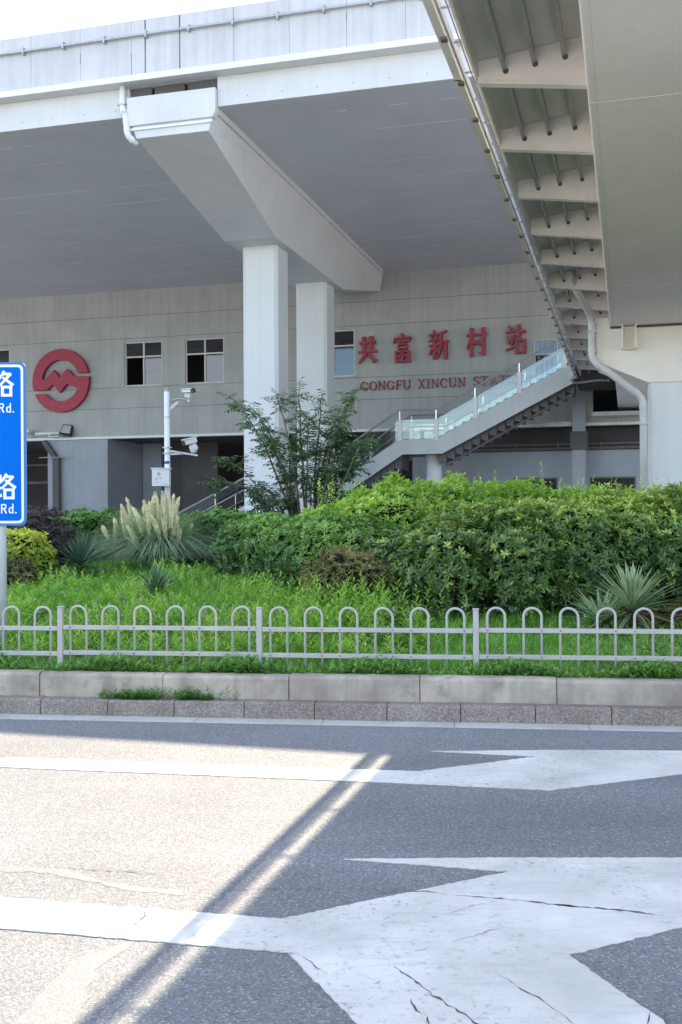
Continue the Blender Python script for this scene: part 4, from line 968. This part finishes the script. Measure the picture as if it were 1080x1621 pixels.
# small multi-stemmed tree in front of the columns
TY = 16.0
def T3(px0, py0, dy=0): return Vector((X(px0, TY+dy), TY+dy, Z(py0, TY+dy)))
tb = Vector((X(486, TY), TY, .45)); stems = MB(); LC = []; LD = []; LT = []
limbs = [ # (control, tip, radius)
 ((440,700),(368,626),.020),((455,690),(395,640),.016),((470,720),(440,628),.022),((478,700),(475,612),.020),((500,700),(512,622),.020),((520,690),(560,618),.018),
 ((505,720),(538,650),.018),((430,735),(325,765),.018),((420,745),(352,722),.015),((450,755),(395,785),.016),((540,730),(590,692),.018),
 ((490,740),(470,690),.018),((460,740),(430,700),.016),((515,745),(540,700),.018),((470,770),(440,790),.016),((500,760),(510,700),.016),
 ((545,725),(575,700),.016),((520,740),(555,725),.016),((440,760),(415,770),.014),((490,770),(500,740),.016),((450,720),(415,680),.016),((488,720),(490,660),.016),((530,770),(545,785),.014),
 ((525,755),(575,725),.016),((530,745),(560,700),.016),((500,775),(530,740),.015),((475,765),(450,745),.015),((510,735),(535,675),.015),((440,780),(400,800),.013)]
for (cx, cy), (tx, ty), r in limbs:
    c = T3(cx, cy, random.uniform(-.35, .35)); t = T3(tx, ty, random.uniform(-.5, .5)); P = []
    b0 = tb+Vector((random.uniform(-.08, .08), random.uniform(-.08, .08), 0))
    n = 12
    for k in range(n+1):
        f = k/n; P.append(b0*(1-f)**2+c*2*f*(1-f)+t*f*f+Vector((random.gauss(0, .012), random.gauss(0, .012), 0)))
    stems.tube(P, [r*(1-.8*k/n)*1.2+.002 for k in range(n+1)], 6)
    ln = sum((P[i+1]-P[i]).length for i in range(n))
    for k in range(int(ln*13.5)):
        f = min(.999, random.betavariate(2.4, 1.6)*.75+.27); i = min(n-1, int(f*n)); p = P[i].lerp(P[i+1], f*n-i); ax = (P[i+1]-P[i]).normalized()
        d = (ax*.5+Vector((random.gauss(0, .7), random.gauss(0, .7), random.gauss(.05, .45)))).normalized(); tl = random.uniform(.10, .30)
        q = p+d*tl+Vector((0, 0, -.04)); stems.tube([p, p+d*tl*.5, q], [.004, .003, .0015], 4, False)
        m = int(tl/.026)
        for s in range(m):
            g_ = (s+1)/m; pp_ = p.lerp(q, g_); sd = 1 if s % 2 else -1; side = d.cross(Vector((0, 0, 1)))
            side = side.normalized() if side.length > .01 else Vector((1, 0, 0))
            LC.append(pp_[:]); LD.append((d*.55+side*sd*.75+Vector((random.gauss(0, .2), random.gauss(0, .2), -.28)))[:]); LT.append(random.uniform(.15, .75)+(.2 if ty < 700 else 0))
LC = np.array(LC); LD = np.array(LD); LT = np.clip(LT, 0, 1)
Vv, Ff, Tt = leafarr(LC, LD, np.tile([[0, 0, 1.]], (len(LC), 1))+rng.normal(0, .35, LC.shape), rng.uniform(.065, .105, len(LC)), rng.uniform(.03, .046, len(LC)), bend=.3, tint=LT, wmid=.4)
tr = Thing('small_tree', 'slender multi-stemmed tree with small dark leaves in front of the pale columns', 'tree', WD, tuple(tb))
tr.part('branches', stems, M['bark'], smooth=True); tr.part('crown', arr_mesh('crown', Vv, Ff, Tt, tuple(tb)), M['tree'])

# pampas grass
PY = 15.0; pc = np.array([X(252, PY), PY, float(gz(X(252, PY), PY))])
n = 6500; a = rng.uniform(0, 6.283, n); r = rng.uniform(0, .26, n)
Cn = pc+np.stack([np.cos(a)*r, np.sin(a)*r, 0*a], 1); lean = np.stack([np.cos(a)+rng.normal(0, .25, n), np.sin(a)+rng.normal(0, .25, n), 0*a], 1)
V, F, T = bladearr(Cn, lean, rng.uniform(.75, 1.5, n), .016, rng.uniform(.35, .98, n), np.clip(rng.beta(3, 3, n), 0, 1), seg=7, rise=.92, droop=.42)
pg = Thing('pampas_grass', 'large pampas grass clump with cream feathery plumes', 'pampas grass', WD, tuple(pc))
pg.part('blades', arr_mesh('blades', V, F, T, tuple(pc)), M['pampas'])
stalks = MB()
PL = [(186,818,182,852),(193,800,200,850),(205,785,212,842),(198,796,212,850),(218,800,226,842),(228,790,232,835),(238,782,240,830),(246,776,246,825),(234,792,236,840),(252,782,256,838),(258,775,260,832),(263,780,266,834),(272,780,270,828),(241,795,252,858),(222,812,246,866),(205,830,222,866),(162,830,172,848),(268,800,262,845),(280,785,273,832),(256,800,262,846),(244,812,256,856),(300,828,295,850),(277,815,272,850),(266,815,268,860),(285,830,282,858),(208,848,216,858)]
for i, (tx, ty, bx_, by_) in enumerate(PL):
    yy = PY+rng.uniform(-.45, .0)-.1; tip = np.array([X(tx, yy), yy, Z(ty, yy)+.0]); bs = np.array([X(bx_, yy), yy, Z(by_+6, yy)]); L = np.linalg.norm(tip-bs)
    stalks.tube([tuple(pc), tuple(pc*.4+bs*.6+np.array([0, 0, .05])), tuple(bs), tuple(tip)], .005, 5, False)
    m = 420; t = rng.beta(1.3, 1.25, m); sway = np.array([rng.normal(.015 if tx > 230 else -.02, .03), rng.normal(0, .02), -.01]); base_p = bs+(tip-bs)*t[:, None]+sway*(t**2)[:, None]; ax = (tip-bs)/L; wd = .038*np.sin(np.pi*np.clip(t*.85+.12, 0, 1))**.8*min(1, L/.3)
    ra = rng.uniform(0, 6.283, m); rad = np.stack([np.cos(ra), np.sin(ra), 0*ra], 1); d = rad*.45+ax*1.0+rng.normal(0, .15, (m, 3))+np.array([.12, 0, -.12])
    v = leafarr(base_p+rad*wd[:, None]*.3, d, rad+rng.normal(0, .4, (m, 3)), wd*1.6+.025, .007, bend=.2, tint=np.clip(rng.normal(.5, .25, m), 0, 1), wmid=.4)
    pg.part('plume', arr_mesh('plume', v[0], v[1], v[2], tuple(pc)), M['plume'])
pg.part('stalks', stalks, M['dry'])

# yuccas
def yucca(name, label, c, n, L, W, mat, e0=(5, 88), group=None, tintm=.5, bend=.12, trunk=.0, edge=False):
    base = tuple(c); c = np.array(c)+np.array([0, 0, trunk]); a = np.arange(n)*2.399; f = np.linspace(0, 1, n); e = np.radians(e0[0]+(e0[1]-e0[0])*f**1.1)+rng.normal(0, .08, n)
    d = np.stack([np.cos(a)*np.cos(e), np.sin(a)*np.cos(e), np.sin(e)], 1); Ls = L*rng.uniform(.82, 1.08, n)*(1-.25*f)
    up = np.stack([-np.cos(a)*np.sin(e), -np.sin(a)*np.sin(e), np.cos(e)], 1)
    Cn = c+d*.03; D_ = d; S_ = unit(np.cross(D_, up)); Nn = np.cross(S_, D_); V = []; ts = (0, .25, .55, .8, 1); ws = (.5, .9, 1, .6, .03)
    tt = np.clip(tintm+.35*f+rng.normal(0, .08, n), 0, 1); T = []
    for t, w in zip(ts, ws):
        p = Cn+D_*(Ls*t)[:, None]+Nn*(-bend*Ls*t*t)[:, None]
        for s_, off in ((-1, .12), (0, 0), (1, .12)): V.append(p+S_*(s_*w*W*.5)+Nn*off*W*w); T.append(np.clip(tt+(.35 if (s_ and edge) else 0), 0, 1))
    V = np.stack(V, 1).reshape(-1, 3); T = np.stack(T, 1).ravel(); b = np.arange(n)[:, None]*15
    F = np.concatenate([b+np.array([[3*k+j, 3*k+j+1, 3*k+j+4, 3*k+j+3]]) for k in range(4) for j in range(2)])
    th = Thing(name, label, 'yucca', WD, base, group); th.part('leaves', arr_mesh('leaves', V, F, T, base), mat)
    if trunk: th.part('trunk', MB().tube([base, tuple(c)], .05, 8), M['dry'])
    return th
def GZ(px0, Y): return float(gz(X(px0, Y), Y))
Y = 10.0; yx = X(1000, Y); y1_ = yucca('yucca', 'pale variegated spiky yucca in front of the dark hedge at right', (yx, Y, GZ(1000, Y)), 84, .60, .042, M['yucca'], (-10, 88), tintm=.30, trunk=.18, edge=True)
# dead leaves hanging under its crown
a = rng.uniform(0, 6.283, 70); e = rng.uniform(-.9, .25, 70); d = np.stack([np.cos(a)*np.cos(e), np.sin(a)*np.cos(e), np.sin(e)], 1)
v = leafarr(np.tile([[yx, Y, GZ(1000, Y)+.17]], (70, 1))+d*.03, d, np.tile([[0, 0, 1.]], (70, 1)), rng.uniform(.2, .42, 70), .022, bend=.3, tint=rng.random(70), wmid=.4)
y1_.part('dry_leaves', arr_mesh('dry_leaves', v[0], v[1], v[2], y1_.base), M['dry'])
Y = 9.95; yucca('yucca', 'blue-green yucca rosette leaning left beside the variegated one', (X(955, Y), Y+.1, GZ(955, Y)), 60, .50, .036, M['pampas'], (-2, 60), tintm=.35, trunk=.09)
Y = 10.1; g0 = GZ(1062, Y); a = rng.uniform(0, 6.283, 170); e = rng.uniform(-.1, .5, 170); d = np.stack([np.cos(a)*np.cos(e), np.sin(a)*np.cos(e), np.sin(e)], 1)
cc = np.array([[X(1062, Y), Y, g0+.09]]); v = leafarr(cc+rng.normal(0, .08, (170, 3))*np.array([2.2, 1, .5]), d, np.tile([[0, 0, 1.]], (170, 1)), rng.uniform(.2, .5, 170), .026, bend=.25, tint=rng.random(170), wmid=.4)
solo('dry_yucca', arr_mesh('dry_yucca', v[0], v[1], v[2], (X(1062, Y), Y, g0)), M['dry'], 'heap of dead brown yucca leaves at the right edge of the lawn', 'dead plant', WD, (X(1062, Y), Y, g0))
Y = 13.9; yucca('yucca', 'dark green yucca with long thin leaves between golden shrub and pampas grass', (X(127, Y), Y, GZ(127, Y)), 110, .56, .026, M['yuccad'], (-12, 88), tintm=.15, trunk=.20)
Y = 12.2; yucca('yucca', 'small grey-green yucca at the foot of the pampas grass', (X(247, Y), Y, GZ(247, Y)), 40, .42, .034, M['yucca'], (28, 86), tintm=.15, trunk=.08, edge=False)

# lawn, weeds, ground cover (countless: one object of each)
def scatter(n, p0, p1, x0=-8.5, x1=6.0, dens=None):
    P = []
    k = rng.uniform(0, 1, (int(n*2.5), 2)); kx_ = x0+(x1-x0)*k[:, 0]; kp = p0+(p1-p0)*k[:, 1]
    xx = KB.o[0]+kx_*KC-kp*KS; yy = KB.o[1]+kx_*KS+kp*KC
    vis = (xx/np.maximum(yy, 1) < .40) & (xx/np.maximum(yy, 1) > -.62); xx, yy, kp = xx[vis], yy[vis], kp[vis]
    if dens is not None: m = rng.random(len(xx)) < dens(xx, yy, kp); xx, yy = xx[m], yy[m]
    xx, yy = xx[:n], yy[:n]; return np.stack([xx, yy, gz(xx, yy)-.01], 1)
px_of = lambda xx, yy: 540+1640*xx/yy
def rz(n): a = rng.uniform(0, 6.283, n); return np.stack([np.cos(a), np.sin(a), 0*a], 1)
right = lambda xx, yy, p: sstep(px_of(xx, yy), 600, 780)
left = lambda xx, yy, p: 1-sstep(px_of(xx, yy), 560, 760)
P1 = scatter(46000, .34, 4.6, dens=lambda x, y, p: .25+.75*right(x, y, p)); n = len(P1)
clump = .5+.5*np.sin(P1[:, 0]*7.3+np.sin(P1[:, 1]*5))*np.cos(P1[:, 1]*6.1+P1[:, 0]*2); hgt = rng.uniform(.07, .17, n)*(.7+.6*clump)*(1-.35*sstep(px_of(P1[:, 0], P1[:, 1]), 900, 1050))
A = bladearr(P1, rz(n), hgt, .0068, rng.uniform(.25, .95, n), np.clip(.22+.36*clump+rng.normal(0, .17, n), 0, 1), seg=3)
P2 = scatter(46000, 3.2, 9.0, x0=-10.5, x1=1.5); n = len(P2)
Bq = bladearr(P2, rz(n), rng.uniform(.09, .20, n), .010, rng.uniform(.2, .8, n), np.clip(rng.normal(.45, .16, n), 0, 1), seg=3)
V, F, T = cat([A, Bq]); solo('lawn_grass', arr_mesh('lawn_grass', V, F, T), M['grass'], 'bright green grass covering the bed behind the fence', 'grass', kind='stuff')
# leafy weeds, left and centre
def weeds(P, h, k, L, W, t0):
    out = []; N = len(P)
    for i in range(k):
        f = (i+1)/k; a = i*2.399+rng.uniform(0, 6.28, N)*0+P[:, 0]*37; e = np.radians(15+50*f+rng.normal(0, 8, N))
        d = np.stack([np.cos(a)*np.cos(e), np.sin(a)*np.cos(e), np.sin(e)], 1); Cn = P+np.stack([0*f*P[:, 0], 0*P[:, 0], h*f], 1)
        out.append(leafarr(Cn, d, np.tile([[0, 0, 1.]], (N, 1)), L*(1.15-.45*f)*rng.uniform(.8, 1.2, N), W, bend=.35, tint=np.clip(t0+.35*f+rng.normal(0, .09, N), 0, 1), wmid=.42))
    return cat(out)
P3 = scatter(3100, .75, 6.0, x0=-8.5, dens=lambda x, y, p: left(x, y, p)*(.35+.65*(np.sin(x*3.1+1)*np.cos(y*2.3) > -.2))); cl3 = .5+.5*np.sin(P3[:, 0]*4.3+np.sin(P3[:, 1]*3))*np.cos(P3[:, 1]*3.7); h3 = rng.uniform(.06, .22, len(P3))*(.6+.9*cl3)
W1 = weeds(P3, h3, 13, .085, .020, .08+.34*cl3)
P3b = scatter(260, 1.2, 3.2, x0=-2.0, x1=2.2, dens=lambda x, y, p: np.exp(-((px_of(x, y)-520)/90)**2)); h3b = rng.uniform(.28, .48, len(P3b)); W2 = weeds(P3b, h3b, 18, .085, .022, .25)
V, F, T = cat([W1, W2]); solo('wild_weeds', arr_mesh('wild_weeds', V, F, T), M['weed'], 'tall leafy yellow-green weeds behind the left and centre of the fence', 'weeds', kind='stuff')
P4 = scatter(7200, .27, 1.05, x0=-6.5, x1=4.5, dens=lambda x, y, p: 1.15-p); h4 = rng.uniform(.02, .13, len(P4))*(.7+.4*np.sin(P4[:, 0]*6))
V, F, T = weeds(P4, h4, 8, .052, .024, .28); 
P5 = scatter(2600, .8, 4.6, x0=1.0, x1=6, dens=lambda x, y, p: sstep(px_of(x, y), 850, 1000)); V2 = weeds(P5, rng.uniform(.05, .14, len(P5)), 7, .055, .012, .45)
V, F, T = cat([(V, F, T), V2]); solo('ground_cover', arr_mesh('ground_cover', V, F, T), M['creep'], 'dark low creeping weeds along the foot of the fence', 'ground cover', kind='stuff')
# tall loose grass with pale seed heads and small lilac flowers
P6 = scatter(420, 1.0, 4.5, x0=-2.8, x1=2.2, dens=lambda x, y, p: np.exp(-((px_of(x, y)-420)/110)**2)); n = len(P6)
A = bladearr(P6, rz(n), rng.uniform(.25, .5, n), .006, rng.uniform(.3, .9, n), np.clip(rng.normal(.5, .2, n), 0, 1), seg=5)
solo('tall_grass', arr_mesh('tall_grass', *A), M['weed'], 'loose tall grass with arching blades behind the middle of the fence', 'grass', kind='stuff')
P7 = scatter(46, 1.6, 5.0, x0=-2.8, x1=.6, dens=lambda x, y, p: np.exp(-((px_of(x, y)-330)/90)**2)); parts = []
for p in P7:
    h = rng.uniform(.24, .36); m = 46; t = rng.random(m); ra = rng.uniform(0, 6.283, m); rad = np.stack([np.cos(ra), np.sin(ra), 0*ra], 1); tl = rng.normal(0, .1, 2)
    cn = p+np.stack([tl[0]*(h+t*.07), tl[1]*(h+t*.07), h+t*.07], 1); parts.append(leafarr(cn, rad+np.array([0, 0, .8]), rad, .016, .004, tint=rng.random(m)))
V, F, T = cat(parts); solo('seed_heads', arr_mesh('seed_heads', V, F, T), M['seed'], 'pale green foxtail seed heads above the weeds left of centre', 'seed heads', kind='stuff')
P8 = scatter(300, 1.2, 5.0, x0=-4.5, x1=2.2, dens=lambda x, y, p: .4+.6*np.exp(-((px_of(x, y)-620)/60)**2)); parts = []
for p in P8:
    h = rng.uniform(.16, .34); m = 7; ra = rng.uniform(0, 6.283, m); rad = np.stack([np.cos(ra), np.sin(ra), 0*ra], 1)
    parts.append(leafarr(p+np.array([0, 0, h])+rng.normal(0, .008, (m, 3)), rad+np.array([0, 0, .5]), rad, .016, .009, tint=rng.random(m)))
V, F, T = cat(parts); solo('wild_flowers', arr_mesh('wild_flowers', V, F, T), M['flower'], 'scattered tiny lilac flower heads among the weeds', 'wild flowers', kind='stuff')
# green weeds sprouting from the joint between the two kerbs
m = 210; kx_ = np.concatenate([rng.normal(-1.62, .10, m//2), rng.normal(-1.18, .09, m//3), rng.uniform(-1.9, -.8, m-m//2-m//3)]); kp = rng.uniform(.05, .125, len(kx_))
Pk = np.stack([KB.o[0]+kx_*KC-kp*KS, KB.o[1]+kx_*KS+kp*KC, np.full(len(kx_), .125)], 1)
V, F, T = weeds(Pk, rng.uniform(.01, .10, len(Pk))*rng.uniform(.4, 1, len(Pk)), 7, .036, .013, .12); bk = tuple(Pk[0])
solo('kerb_weed', arr_mesh('kerb_weed', V, F, T, bk), M['creep'], 'low green weed growing in the joint between the two kerbs', 'weed', WD, bk)
